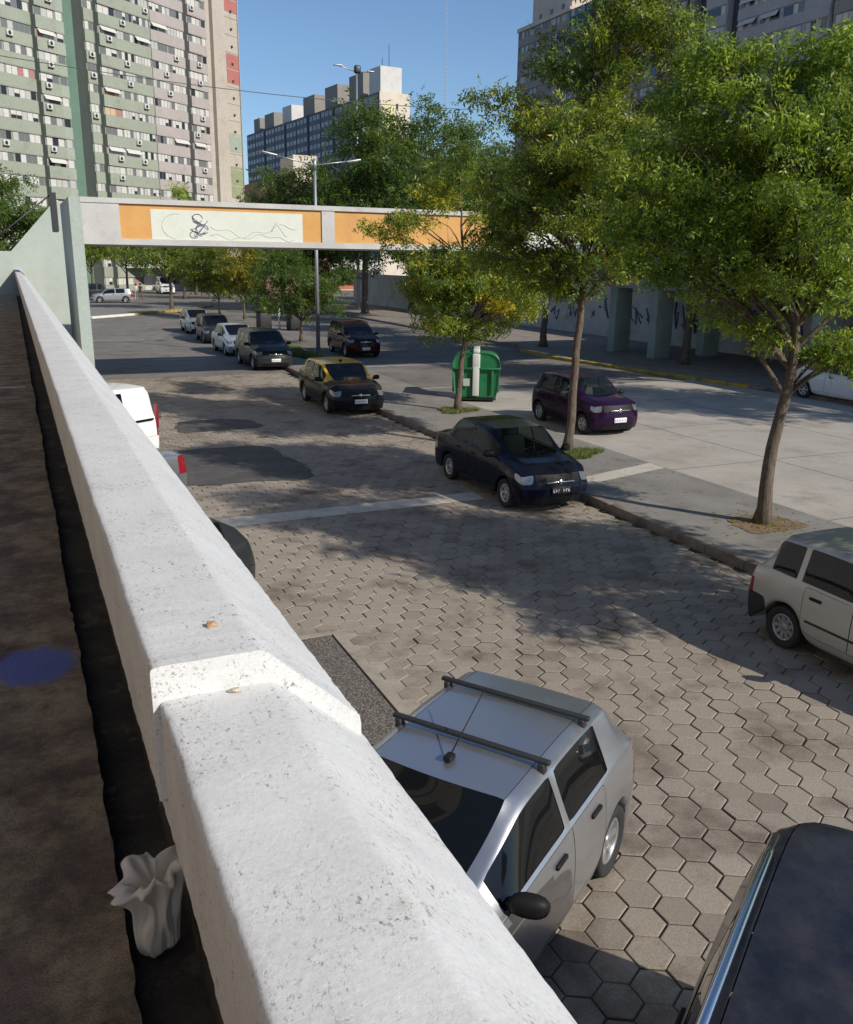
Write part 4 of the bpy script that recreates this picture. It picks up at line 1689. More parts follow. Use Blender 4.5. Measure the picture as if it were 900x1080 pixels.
# ------------------------------------------------------------------ trees
def tree(label, base, trunk, blobs, n_leaf, leaf, mat, seed, r0=.16, group=None, yellow=(), tone_mu=.4, tone_sd=.17, density_pow=1., twigs=70, clump=.34, name='tree'):
    """trunk: local points; blobs: local (x, y, z, r_horizontal, r_vertical)"""
    g = np.random.default_rng(seed)
    root = thing(name, label, 'tree', base, 0, group)
    tb = MB()
    tp = [Vector(p) for p in trunk]
    L = sum((b - a).length for a, b in zip(tp, tp[1:]))
    # resample the trunk with a little wobble
    pts = []
    for a, b in zip(tp, tp[1:]):
        m = max(2, int((b - a).length / .35))
        for k in range(m):
            p = a.lerp(b, k / m)
            pts.append(p + Vector((g.normal(0, .014), g.normal(0, .014), 0)))
    pts.append(tp[-1])
    rad = []
    run = 0
    for k, p in enumerate(pts):
        if k:
            run += (p - pts[k - 1]).length
        t_ = run / L
        rad.append(r0 * (max(0., 1 - t_) ** .8 * .88 + .10) * (1 + .55 * math.exp(-run / .22)))
    tb.tube(pts, rad, 12)
    vol = np.array([b[3] ** 2 * b[4] for b in blobs]) ** .85
    vol /= vol.sum()
    # clump centres in the crown volume, biased to the surface
    cen = []
    for _ in range(twigs):
        b = blobs[g.choice(len(blobs), p=vol)]
        d = g.normal(size=3)
        d /= np.linalg.norm(d)
        q = g.random() ** (1 / 2.2)
        cen.append((b[0] + d[0] * q * b[3], b[1] + d[1] * q * b[3] * 1.1, b[2] + d[2] * q * b[4]))
    low = min(p.z for p in pts) + .32 * (pts[-1].z - pts[0].z)
    cand = [p for p in pts if p.z > low]
    for cpt in cen:
        cpt = Vector(cpt)
        st = min(cand, key=lambda p: abs((cpt.z - p.z) - (cpt.xy - p.xy).length * .75) + .15 * (cpt - p).length)
        ri = rad[pts.index(st)]
        mid = st.lerp(cpt, .5) + Vector((g.normal(0, .10), g.normal(0, .10), .12 * (cpt - st).length + g.normal(0, .06)))
        q1 = st.lerp(mid, .5) + Vector((0, 0, .04 * (cpt - st).length))
        q3 = mid.lerp(cpt, .55) + Vector((g.normal(0, .05), g.normal(0, .05), .06))
        ln = (cpt - st).length
        ra = min(ri * .55, .012 + .016 * ln)
        tb.tube([st, q1, mid, q3, cpt], [ra, ra * .75, ra * .5, ra * .33, .005], 6, 0, False)
        # fine twigs
        for _k in range(3):
            e = cpt + Vector(g.normal(0, .28, 3))
            tb.tube([q3, q3.lerp(e, .5) + Vector((0, 0, .05)), e], [ra * .25 + .002, ra * .15 + .002, .002], 4, 0, False)
    tb.build('trunk', M_BARK, root)
    # leaves: sprays of leaflets hanging from the clump centres
    cen = np.array(cen)
    per = n_leaf // len(cen)
    size = g.uniform(.6, 1.4, len(cen)) * clump
    nl = 7                                           # leaflets per compound leaf
    nsp = max(1, per // nl)
    C_ = np.repeat(cen, nsp, 0)
    sz = np.repeat(size, nsp)[:, None]
    dirs = g.normal(size=C_.shape)
    dirs /= np.linalg.norm(dirs, axis=1)[:, None]
    pos = C_ + dirs * sz * (g.random((len(C_), 1)) ** .55) * np.array([1.15, 1.15, .8])
    out = dirs * np.array([1, 1, .35]) + g.normal(0, .35, C_.shape)
    out[:, 2] -= g.uniform(.15, .95, len(C_))
    out /= np.linalg.norm(out, axis=1)[:, None]
    side = np.cross(out, g.normal(size=C_.shape))
    side /= np.linalg.norm(side, axis=1)[:, None]
    # leaflet positions along the rachis
    ls = leaf * g.uniform(.75, 1.25, (len(C_), 1))
    base_, tip, wv = [], [], []
    for k in range(nl):
        if k == nl - 1:
            p0 = pos + out * ls * 2.1
            dv = out
        else:
            sgn = 1 if k % 2 else -1
            p0 = pos + out * ls * (.4 + .8 * (k // 2))
            dv = out * .55 + side * sgn * .95 + np.array([0, 0, -.22])
            dv /= np.linalg.norm(dv, axis=1)[:, None]
        dv = dv + g.normal(0, .18, dv.shape)
        nrm = np.cross(out, side) + g.normal(0, .45, dv.shape)
        wd = np.cross(dv, nrm)
        wd /= np.linalg.norm(wd, axis=1)[:, None] + 1e-9
        base_.append(p0)
        tip.append(p0 + dv * ls * g.uniform(.8, 1.15, (len(C_), 1)))
        wv.append(wd * ls * .19)
    B, T, W_ = (np.stack(a_, 1).reshape(-1, 3) for a_ in (base_, tip, wv))
    n = len(B)
    mid = B * .55 + T * .45
    verts = np.stack([B, mid + W_, T, mid - W_], 1).reshape(-1, 3)
    me = bpy.data.meshes.new('crown')
    me.vertices.add(4 * n)
    me.vertices.foreach_set('co', verts.ravel())
    me.loops.add(4 * n)
    me.loops.foreach_set('vertex_index', np.arange(4 * n))
    me.polygons.add(n)
    me.polygons.foreach_set('loop_start', np.arange(n) * 4)
    me.polygons.foreach_set('loop_total', np.full(n, 4))
    tone = np.repeat(g.normal(tone_mu, tone_sd * .6, len(cen)), nsp)
    for (yx, yy, yz, yr, amt) in yellow:
        d2 = ((C_ - np.array([yx, yy, yz])) ** 2).sum(1) / yr ** 2
        tone = tone + amt * np.exp(-d2)
    tone = np.repeat(tone, nl) + g.normal(0, tone_sd * .7, n)
    tone = np.repeat(np.clip(tone, 0, 1), 4)
    me.attributes.new('tone', 'FLOAT', 'POINT').data.foreach_set('value', tone.astype(np.float32))
    me.update()
    me.materials.append(mat)
    child('crown', me, root)
    return root


tree('leaning ash tree in a soil pit, nearest of the trees on the median', (11.84, 11.5, .12),
     [(0, 0, -.05), (.0, .01, 1.41), (.19, -.08, 2.73), (.15, -.07, 3.84), (-.2, .14, 5.05), (-.6, .29, 6.9)],
     [(-.75, .34, 6.7, 1.5, 1.5), (-1.75, .75, 5.9, 1.2, 1.1), (.35, -.1, 6.1, 1.5, 1.4), (-1.15, .51, 4.8, 1.3, 1.05), (.45, -.18, 4.8, 1.3, 1.0), (-2.2, .95, 5.0, .8, .8), (-.14, .06, 4.0, .9, .7),
      (1.3, -.5, 6.6, 1.2, 1.3), (-1.6, .7, 4.05, .7, .6), (-.3, .11, 7.6, .8, .7), (.95, -.42, 3.1, .42, .3), (1.0, -.45, 3.05, .45, .3), (.8, -.35, 3.15, .45, .3), (1.25, -.55, 3.1, .4, .3), (1.1, -.5, 3.4, .45, .3), (-1.5, .64, 7.3, .8, .8), (.3, 1.2, 5.4, 1.3, 1.3), (-.9, -.8, 5.4, 1.2, 1.3),
      (1.5, -.6, 5.2, 1.1, .9), (-.8, .4, 3.6, .6, .4), (.6, -.2, 7.7, .7, .6), (-2.4, 1.1, 6.4, .6, .6)],
     96000, .092, M_LEAFFRESH, 11, .125, tone_mu=.57, tone_sd=.27, twigs=250, clump=.29)
tree('tall slender ash tree with yellowing leaves beside the blue sedan', (11.88, 17.94, .12),
     [(0, 0, -.05), (.05, -.02, 1.33), (.12, -.05, 3.11), (.14, -.07, 4.81), (.1, -.04, 7.02), (.02, -.01, 9.9)],
     [(.15, -.05, 9.2, 1.15, 1.3), (-.8, .35, 7.6, 1.25, 1.3), (.8, -.35, 7.9, 1.4, 1.4), (-1.2, .5, 6.1, 1.15, 1.1), (.6, -.25, 6.1, 1.6, 1.3), (1.9, -.8, 6.9, 1.2, 1.3), (-1.75, .75, 8.1, .5, .5),
      (-.2, .09, 4.7, 1.25, .95), (-1.35, .6, 4.7, 1.0, .9), (1.45, -.62, 5.0, 1.1, .9), (.45, -.2, 10.6, 1.0, 1.1), (1.05, -.47, 4.0, .75, .55), (.5, 1.2, 6.8, 1.4, 1.5), (-.5, -1.1, 6.4, 1.3, 1.4),
      (-1.0, .5, 4.0, .7, .5), (2.5, -1.1, 5.9, .9, .9), (1.1, -.5, 9.5, 1.0, 1.1), (1.4, -.6, 8.8, .8, .9), (2.3, -1., 7.9, .8, .9), (-1.6, .7, 5.4, .6, .5)],
     98000, .100, M_LEAF, 12, .112, yellow=((-.9, .4, 7.6, .6, .55), (.75, -.3, 8.2, .6, .5), (1.1, -.5, 4.7, .55, .65), (-.3, .2, 6.9, .5, .45), (.2, -.1, 5.2, .4, .4)), tone_mu=.47, tone_sd=.28, twigs=270, clump=.29)
tree('young ash tree growing in front of the green container', (12.13, 24.59, .12),
     [(0, 0, -.05), (.12, -.05, 1.54), (.28, -.13, 2.68), (.14, -.06, 4.33), (-.04, .02, 6.6)],
     [(-.45, .2, 6.3, .8, .8), (-1.5, .7, 5.5, .65, .6), (.9, -.4, 5.6, .9, .9), (-.1, .1, 4.1, 1.2, .95), (-1.75, .8, 4.5, .55, .5), (1.1, -.5, 3.7, 1.2, 1.0), (-.61, .28, 3.0, 1.15, .75), (1.65, -.75, 3.2, .8, .7),
      (.05, -.02, 7.3, .6, .6), (-2.2, 1.0, 5.35, .4, .3), (.57, -.26, 2.65, .7, .45), (.2, 1., 4.2, 1.0, 1.0), (-1.3, .6, 3.6, .8, .6)],
     46000, .108, M_LEAF, 13, .105, yellow=((1.3, -.6, 3.3, .8, .5), (-.8, .4, 5.9, .7, .35), (-2., .9, 5.2, .6, .3)), tone_mu=.5, tone_sd=.24, twigs=120, clump=.34)
# the next tree of the row, just outside the right edge: its shade falls on the street
for k, (y, lab) in enumerate(((5.1, 'ash tree nearest the viewer in the median row, just beyond the right edge'),)):
    tree(lab, (11.9, y, .12),
         [(0, 0, -.05), (.05, 0, 2.4), (.1, .1, 4.4), (.0, .0, 7.0)],
         [(0, 0, 6.6, 1.7, 1.6), (-1.2, .3, 5.5, 1.4, 1.2), (1.2, -.2, 5.5, 1.5, 1.3), (0, 1.1, 4.7, 1.5, 1.2), (.2, -1.2, 4.7, 1.4, 1.2), (-.4, 0, 8.0, 1.2, 1.1), (-1.4, -.6, 4.4, 1.1, .9), (-.5, 1.0, 6.4, 1.3, 1.2), (.5, -1, 6.6, 1.3, 1.2)],
         60000, .13, M_LEAFFRESH, 14 + k * 100, .14, tone_mu=.45, twigs=150, clump=.42)
# right pavement trees
RT = 'trees on the right pavement'
for k, (x, y, h, lab) in enumerate(((27.8, 23.2, 13.0, 'broad dark tree over the white hatchback at the right edge'), (27.6, 14.5, 12., 'tree on the right pavement beyond the photo edge, near the deck'),
                                    (31.5, 8.0, 9.5, 'tree on the right pavement farthest towards the viewer'), (26.3, 42.7, 8.6, 'dark trunked tree at the yellow kerb behind the young ash'),
                                    (26.9, 50., 10.5, 'dark tree on the right pavement just beyond the footbridge'), (28.2, 33.2, 12.0, 'tall dark tree behind the yellow kerb between the two nearer ash trees'),
                                    (27.6, 60., 11., 'dark tree on the right pavement farther past the footbridge'), (30.6, 66., 11.5, 'dark tree nearest the far end of the graffiti wall'))):
    tree(lab, (x, y, .1), [(0, 0, 0), (.08, .05, 2.2), (.0, .1, h * .55), (.1, 0, h * .85)],
         [(0, 0, h * .78, 2.3, 1.7), (-1.6, .4, h * .66, 1.8, 1.4), (1.7, -.2, h * .64, 1.9, 1.4), (.2, 1.7, h * .6, 1.8, 1.3), (-.2, -1.7, h * .62, 1.8, 1.3), (-.4, .3, h * .92, 1.4, 1.1), (-1.9, -1.2, h * .5, 1.2, .8)],
         21000, .21, M_LEAFDARK, 30 + k, .2, RT, tone_mu=.45, tone_sd=.2, twigs=90, clump=.6)
# small median trees beyond the footbridge
tree('small round green tree on the median in front of the black bins', (14.6, 49.65, .1), [(0, 0, 0), (.05, -.02, 1.5), (.08, -.04, 3.4)],
     [(.09, -.04, 3.6, 2.2, 1.5), (-1.27, .58, 3.1, 1.4, 1.5), (1.63, -.74, 3.5, 1.3, 1.3), (.64, -.29, 2.3, 1.5, .7), (-.75, .34, 4.6, 1.6, .9), (-1.9, .6, 2.4, .9, .7)],
     15000, .17, M_LEAFDARK, 41, .09, tone_mu=.62, tone_sd=.18, twigs=80, clump=.5)
tree('small tree with golden autumn leaves behind the parked row', (15.96, 69.4, .1), [(0, 0, 0), (.05, 0, 1.6), (.11, -.05, 3.2)],
     [(-.36, .16, 4.3, 1.7, 1.5), (.38, -.17, 3.2, 1.1, 1.2), (-.76, .35, 2.6, 1.0, 1.0), (.5, 0, 4.8, 1.2, 1.1)], 8000, .2, M_LEAFAUT, 42, .09, tone_mu=.55, tone_sd=.2, twigs=60, clump=.5)
tree('small olive green tree just left of the golden one', (14.86, 73.2, .1), [(0, 0, 0), (0, 0, 1.6), (-.1, .01, 3.2)],
     [(-.79, .36, 3.9, 1.8, 1.7), (.11, -.05, 2.8, 1.2, 1.0), (-1.83, .83, 3.4, 1.1, 1.1), (-.4, 0, 5.2, 1.3, 1.0)], 8000, .2, M_LEAFAUT, 43, .09, tone_mu=.28, tone_sd=.16, twigs=60, clump=.5)
# big background trees behind the footbridge
BT = 'large trees behind the footbridge'
for k, (x, y, h, r_, lab) in enumerate(((27.7, 74.5, 17.2, 4.0, 'big dark green tree below the cream end of the far apartment block'), (33.2, 77., 18.4, 4.4, 'tallest dark tree behind the orange end of the footbridge'),
                                        (41.5, 84., 18.6, 4.2, 'dark tree behind the young ash, right of the tallest one'), (24.8, 83., 13.0, 4.2, 'lower dark tree behind the double street lamp'), (49, 92., 17., 4.2, 'dark tree half hidden behind the yellowing ash'))):
    tree(lab, (x, y, 0), [(0, 0, 0), (.1, .05, h * .3), (.0, .1, h * .6), (.1, 0, h * .9)],
         [(0, 0, h * .76, r_, h * .2), (-r_ * .6, .4, h * .6, r_ * .8, h * .16), (r_ * .6, -.5, h * .62, r_ * .8, h * .17), (.3, r_ * .5, h * .55, r_ * .8, h * .16), (-.2, -r_ * .5, h * .5, r_ * .8, h * .15), (.2, 0, h * .92, r_ * .62, h * .09),
          (-r_ * .5, -1, h * .38, r_ * .75, h * .12), (r_ * .6, -1, h * .38, r_ * .75, h * .12), (0, -1.5, h * .27, r_ * .6, h * .07)],
         26000, .33, M_LEAFDARK, 50 + k, .32, BT, tone_mu=.5, tone_sd=.2, twigs=170, clump=.95)
tree('bare brownish bushy tree below the long blue apartment block', (27.5, 100., 0), [(0, 0, 0), (0, 0, 4), (.3, 0, 9), (0, 0, 13)],
     [(0, 0, 11., 3.6, 3.), (-3.2, .8, 9.5, 3., 2.6), (3., -.5, 9.5, 2.6, 2.4), (-4.5, 1.5, 7.2, 2.4, 2.2)], 9000, .24, M_LEAFBROWN, 61, .25, tone_mu=.45, twigs=140, clump=1.0)
tree('leafy green tree behind the pale green stair wall at the left edge', (-.9, 54., 0), [(0, 0, 0), (0, 0, 3), (.1, 0, 6.5)],
     [(.1, 0, 6.8, 2.2, 1.8), (2.0, -.2, 6.2, 1.5, 1.4), (-2, .2, 6.8, 1.8, 1.6), (.3, 0, 8.4, 1.6, 1.2), (1.0, -1, 4.8, 1.6, 1.1), (3.0, 0, 5.2, .8, .8), (-1.5, -1, 4.8, 1.6, 1.0)], 26000, .19, M_LEAFDARK, 62, .2, tone_mu=.72, tone_sd=.18, twigs=90, clump=.6)
IT = 'trees round the far crossing'
for k, (x, y, h, lab) in enumerate(((12.8, 84.2, 7.8, 'dark trunked tree at the yellow tip of the traffic island'), (18.0, 108., 13.2, 'yellowish green tree whose top shows above the footbridge'), (8.2, 110., 9.5, 'far street tree behind the dark SUV'),
                                    (12.6, 116., 9.5, 'far street tree beside the two pedestrians'), (21.5, 120., 10., 'far street tree right of the white van'), (4.5, 118., 10., 'leftmost far street tree beside the footbridge pillar'))):
    tree(lab, (x, y, 0), [(0, 0, 0), (.05, 0, h * .35), (0, .1, h * .8)],
         [(0, 0, h * .72, 2.2, h * .2), (-1.9, .3, h * .6, 1.9, h * .14), (1.9, -.3, h * .6, 1.9, h * .14), (0, -1.2, h * .56, 1.9, h * .13), (.2, 0, h * .9, 1.3, h * .1)],
         7000, .27, M_LEAF if k != 1 else M_LEAFFRESH, 70 + k, .17, IT, tone_mu=.5 if k != 1 else .75, tone_sd=.2, twigs=70, clump=.75)


# ------------------------------------------------------------------ street furniture
def container():
    """street recycling container: tapered green body, rounded lid, pale central band"""
    root = thing('waste_container', 'big green street waste container with a pale vertical band, behind the young ash', 'waste container', (14.2, 27.3, .01), R(-28))
    m = varied('green_container_plastic', (.010, .12, .045), (.016, .16, .06), 2., .45, 20, .1, .005, dirt=((.02, .12, .05), 1.2, .55, .75))
    dk = principled('dark_green_rim', (.01, .10, .04), .5)
    b = MB()
    # side profile in X (width) and Z, extruded along Y with rounded shoulders
    prof = [(-.66, .16), (-.72, .30), (-.80, 1.12), (-.80, 1.20)]
    sec = []
    for x, z in prof:
        sec.append((x, z))
    arc = [(-.80 * max(0., math.cos(a)) ** .55, 1.20 + .46 * math.sin(a) ** .75) for a in np.linspace(.10, PI / 2, 11)]
    left = sec + arc
    full = left + [(-x, z) for x, z in left[::-1][1:]]
    n = len(full)
    ys = [(-.62, .86), (-.66, .97), (-.68, 1.), (.68, 1.), (.66, .97), (.62, .86)]
    vs, fs = [], []
    for y, s_ in ys:
        for x, z in full:
            vs.append((x * s_, y, .16 + (z - .16) * (s_ * .5 + .5)))
    for j in range(len(ys) - 1):
        for i in range(n - 1):
            fs.append((j * n + i, j * n + i + 1, (j + 1) * n + i + 1, (j + 1) * n + i))
        fs.append((j * n + n - 1, j * n, (j + 1) * n, (j + 1) * n + n - 1))
    fs.append(tuple(range(n - 1, -1, -1)))
    fs.append(tuple((len(ys) - 1) * n + i for i in range(n)))
    b.add(vs, fs, 0, True)
    for k in range(len(b.sm) - 2, len(b.sm)):
        b.sm[k] = False
    b.build('body', m, root)
    r = MB()
    for y in (-.70, .70):
        r.rbox(-.82, y - .03, 1.10, .82, y + .03, 1.17, .015)
    for s in (-1, 1):
        r.rbox(s * .80 - .03, -.68, 1.10, s * .80 + .03, .68, 1.17, .015)
        for yy in (-.35, .0, .35):
            r.rbox(s * .765 - .03, yy - .04, .3, s * .765 + .03, yy + .04, 1.1, .012)
    for xx in (-.55, .55):
        r.rbox(xx - .04, -.70, .3, xx + .04, -.66, 1.1, .012)
    r.build('rim', m, root)
    w_ = MB()
    w_.rbox(-.11, -.735, .22, .11, -.665, 1.2, .02)
    w_.rbox(-.13, -.73, 1.1, .13, -.62, 1.62, .03)
    w_.rbox(-.11, -.66, 1.56, .11, .66, 1.76, .03)
    w_.build('pale_band', M_GALV and principled('pale_band_plastic', (.55, .57, .54), .5), root)
    f = MB()
    f.rbox(-.70, -.6, .06, .70, .6, .17, .03)
    for x in (-.55, .55):
        for y in (-.45, .45):
            f.lathe([(.0001, -.03), (.07, -.03), (.07, .03), (.0001, .03)], Matrix.Translation((x, y, .072)) @ Matrix.Rotation(PI / 2, 4, 'X'), 12)
    f.build('base', M_DARKSTEEL, root)
    s_ = MB()
    s_.box(-.42, -.705, .55, -.2, -.698, .8)
    s_.build('sticker', principled('pale_sticker', (.40, .46, .40), .5), root)


container()


def bin_(x, y, lab):
    root = thing('litter_bin', lab, 'bin', (x, y, .0), R(8), 'black bins on the median')
    b = MB()
    b.rbox(-.42, -.38, .08, .42, .38, 1.12, .05)
    b.build('body', M_MATTBLACK, root)
    b = MB()
    b.rbox(-.46, -.42, 1.12, .46, .42, 1.26, .06)
    b.build('lid', M_BLACK, root)
    b = MB()
    for xx in (-.3, .3):
        b.lathe([(.0001, -.05), (.1, -.05), (.1, .05), (.0001, .05)], Matrix.Translation((xx, .3, .1)) @ Matrix.Rotation(PI / 2, 4, 'X'), 12)
    b.build('wheels', M_RUBBER, root)


bin_(15.2, 60.4, 'black wheeled bin left of the white post')
bin_(16.9, 59.0, 'black wheeled bin right of the white post')
b = MB()
b.tube([(0, 0, 0), (0, 0, 1.75)], .07, 10)
b.lathe([(.07, 1.75), (.09, 1.77), (.0001, 1.84)], None, 10)
o = b.build('bollard_post', M_PLATE)
o.location = (16.1, 59.8, 0)
tag(o, 'slim white post standing between the two black bins', 'post')


def street_lamp():
    root = thing('street_lamp', 'grey street lamp with two long arms standing behind the footbridge', 'street lamp', (13.09, 41.65, .1))
    b = MB()
    b.tube([(0, 0, 0), (0, 0, 8.75)], [.10, .06], 12)
    b.rbox(-.16, -.16, 0, .16, .16, .05, .01)
    b.build('pole', M_GALV, root)
    b = MB()
    b.tube([(0, 0, 8.4), (0, 0, 8.9)], .085, 12)
    b.tube([(0, 0, 8.62), (-1.1, 0, 8.82), (-1.75, 0, 8.93)], [.035, .03, .028], 8)
    b.tube([(0, 0, 8.62), (1.0, 0, 8.78), (1.55, 0, 8.86)], [.035, .03, .028], 8)
    b.build('arm', M_GALV, root)
    for s, x, z in ((-1, -2.1, 9.0), (1, 1.85, 8.9)):
        h = MB()
        M = Matrix.Translation((x, 0, z)) @ Matrix.Rotation(s * R(-10), 4, 'Y')
        h.rbox(-.36, -.14, -.035, .36, .14, .045, .03, 0, M)
        o = h.build('lamp_head', M_GALV, root)
        l_ = MB()
        l_.rbox(-.26, -.11, -.047, .2, .11, -.033, .006, 0, M)
        l_.build('lens', M_LAMPGLASS, o)


street_lamp()


def tall_lamp():
    root = thing('street_lamp', 'tall thin lamp mast rising above the dark trees', 'street lamp', (29.1, 80, .0))
    b = MB()
    b.tube([(0, 0, 0), (0, 0, 20.4)], [.16, .07], 10)
    b.build('pole', M_GALV, root)
    b = MB()
    b.tube([(0, 0, 20.3), (-1.3, 0, 20.6), (-1.7, 0, 20.7)], .045, 6)
    b.tube([(0, 0, 20.3), (1.1, 0, 20.4), (1.3, 0, 20.45)], .045, 6)
    b.build('arm', M_GALV, root)
    for x0, x1, z in ((-2.1, -1.3, 20.7), (.95, 1.6, 20.45)):
        h = MB()
        h.rbox(x0, -.13, z - .04, x1, .13, z + .05, .03)
        h.build('lamp_head', M_GALV, root)
    h = MB()
    h.rbox(-.22, -.22, 20.2, .36, .22, 20.85, .14)
    h.build('floodlight', M_DARKSTEEL, root)


tall_lamp()


def mast(x, y, hgt, wd, lab, r_):
    b = MB()
    zs = np.arange(0, hgt, wd * 2.2)
    cs = [(-wd / 2, -wd / 2), (wd / 2, -wd / 2), (0, wd / 2)]
    for cx_, cy_ in cs:
        b.tube([(cx_, cy_, 0), (cx_, cy_, hgt)], r_, 5)
    for k, z in enumerate(zs):
        for a, c_ in ((0, 1), (1, 2), (2, 0)):
            b.tube([(*cs[a], z), (*cs[c_], min(hgt, z + wd * 2.2))], r_ * .6, 4)
    b.tube([(0, 0, hgt), (0, 0, hgt + 9)], r_, 5)
    o = b.build('lattice_mast', principled('faded_mast_steel', (.33, .38, .46), .6, .2))
    o.location = (x, y, 0)
    tag(o, lab, 'radio mast')


mast(141., 300., 96, .62, 'thin lattice radio mast against the sky above the dark trees', .06)

# overhead cable
b = MB()
pa, pb = Vector((-12., 60, 16.6)), Vector((36.3, 66, 15.9))
pts = []
for k in range(41):
    t_ = k / 40
    p = pa.lerp(pb, t_)
    p.z -= 2.9 * 4 * t_ * (1 - t_) * .35
    pts.append(p)
b.tube(pts, .022, 6)
tag(b.build('overhead_cable', M_DARKSTEEL), 'black cable sagging across the sky in front of the tall tower', 'cable')


# ------------------------------------------------------------------ two far pedestrians (a few pixels tall)
def person(x, y, rz, lab, shirt, trousers, arm):
    sk = dict(pelvis=(0, 0, .95), chest=(0, 0, 1.32), neck=(0, 0, 1.50), head=(0, .01, 1.66), lk=(.10, .06, .50), lf=(.11, 0, .07), rk=(-.10, -.02, .50), rf=(-.12, -.14, .07),
              lt=(.11, .10, .03), rt=(-.12, -.04, .03), lh=(.10, 0, .90), rh=(-.10, 0, .90), ls=(.19, 0, 1.42), le=(.25, -.03, 1.14), lw=(.24, .08 + arm, .92 + arm), rs=(-.19, 0, 1.42), re=(-.25, -.04, 1.14), rw=(-.25, .03, .90))
    names = list(sk)
    ed = [('pelvis', 'chest'), ('chest', 'neck'), ('neck', 'head'), ('pelvis', 'lh'), ('lh', 'lk'), ('lk', 'lf'), ('lf', 'lt'), ('pelvis', 'rh'), ('rh', 'rk'), ('rk', 'rf'), ('rf', 'rt'), ('chest', 'ls'), ('ls', 'le'), ('le', 'lw'), ('chest', 'rs'), ('rs', 're'), ('re', 'rw')]
    rad = dict(pelvis=.14, chest=.15, neck=.06, head=.105, lk=.065, rk=.065, lf=.045, rf=.045, lt=.04, rt=.04, lh=.095, rh=.095, ls=.075, rs=.075, le=.045, re=.045, lw=.04, rw=.04)
    me = bpy.data.meshes.new('person')
    me.from_pydata([sk[n_] for n_ in names], [(names.index(a), names.index(b_)) for a, b_ in ed], [])
    o = bpy.data.objects.new('person', me)
    COL.objects.link(o)
    md = o.modifiers.new('skin', 'SKIN')
    for n_, sv in zip(names, me.skin_vertices[0].data):
        sv.radius = (rad[n_], rad[n_] * .8)
        sv.use_root = n_ == 'pelvis'
    s2 = o.modifiers.new('sub', 'SUBSURF')
    s2.levels = s2.render_levels = 1
    dg = bpy.context.evaluated_depsgraph_get()
    m2 = bpy.data.meshes.new_from_object(o.evaluated_get(dg))
    o.modifiers.clear()
    o.data = m2
    skin = MATS.get('skin_tone') or principled('skin_tone', (.42, .27, .19), .6)
    for m in (skin, shirt, trousers):
        m2.materials.append(m)
    for p in m2.polygons:
        z = p.center.z
        p.material_index = 0 if z > 1.5 or (abs(p.center.x) > .21 and z < 1.2) else (1 if z > .92 else 2)
        p.use_smooth = True
    o.location = (x, y, .0)
    o.rotation_euler = (0, 0, rz)
    tag(o, lab, 'person')
    h = MB()
    h.lathe([(.0001, .125), (.07, .10), (.108, .03), (.112, -.03), (.10, -.08)], Matrix.Translation((0, -.015, 1.68)), 12)
    h.build('hair', principled('dark_hair', (.03, .02, .015), .7), o)
    return o


person(12.35, 105.5, R(170), 'far pedestrian in pale clothes standing by the island trees', principled('cream_shirt', (.66, .60, .48), .8), principled('cream_trousers', (.6, .55, .45), .8), .0)
person(12.9, 106.3, R(150), 'far pedestrian in dark clothes next to the pale one', principled('black_shirt', (.03, .03, .035), .8), principled('brown_trousers', (.12, .07, .05), .8), .06)


# ------------------------------------------------------------------ apartment blocks
M_PANE = principled('window_glass_dark', (.035, .04, .045), .08, 0, .6)
M_PANEMID = principled('window_glass_grey', (.16, .17, .17), .15)
M_BLIND = varied('white_roller_blind', (.50, .49, .45), (.60, .59, .55), 3, .7, 20, 0)
M_BLINDGREY = varied('grey_roller_blind', (.40, .40, .38), (.47, .46, .43), 3, .7, 20, 0)
M_BLINDTAN = varied('tan_curtain', (.50, .36, .20), (.55, .42, .27), 3, .8, 20, 0)
M_BLINDRED = varied('red_curtain', (.36, .16, .15), (.42, .2, .18), 3, .8, 20, 0)
M_FRAME = principled('window_frame', (.22, .23, .22), .6)
WINM = [M_PANE, M_PANEMID, M_BLIND, M_BLINDGREY, M_BLINDTAN, M_BLINDRED, M_FRAME]
PATTERNS = {}


def window_mesh(wd, ht, panes, awning=False):
    """strip window facing local -Y, origin at its lower left corner"""
    key = (round(wd, 2), round(ht, 2), tuple(panes), awning)
    if key in PATTERNS:
        return PATTERNS[key]
    b = MB()
    n = len(panes)
    b.box(0, -.02, -.05, wd, .05, 0, 6)
    b.box(0, -.02, ht, wd, .05, ht + .05, 6)
    for k in range(n + 1):
        x = wd * k / n
        b.box(max(0, x - .03), -.02, 0, min(wd, x + .03), .05, ht, 6)
    for k, p in enumerate(panes):
        x0, x1 = wd * k / n + .03, wd * (k + 1) / n - .03
        if p >= 10:     # blind pulled half down over dark glass
            b.box(x0, .0, ht * .45, x1, .04, ht, p - 10)
            b.box(x0, .01, 0, x1, .04, ht * .45, 0)
        else:
            b.box(x0, .0, 0, x1, .04, ht, p)
    if awning:
        a = R(38)
        l = ht * .8
        M = Matrix.Translation((0, -.03, ht * .98)) @ Matrix.Rotation(a, 4, 'X')
        b.box(.1, -.03, -l, wd - .1, 0, 0, 2, Matrix.Translation((0, -.03, ht)) @ Matrix.Rotation(-a, 4, 'X'))
    PATTERNS[key] = b.mesh('window', WINM)
    return PATTERNS[key]


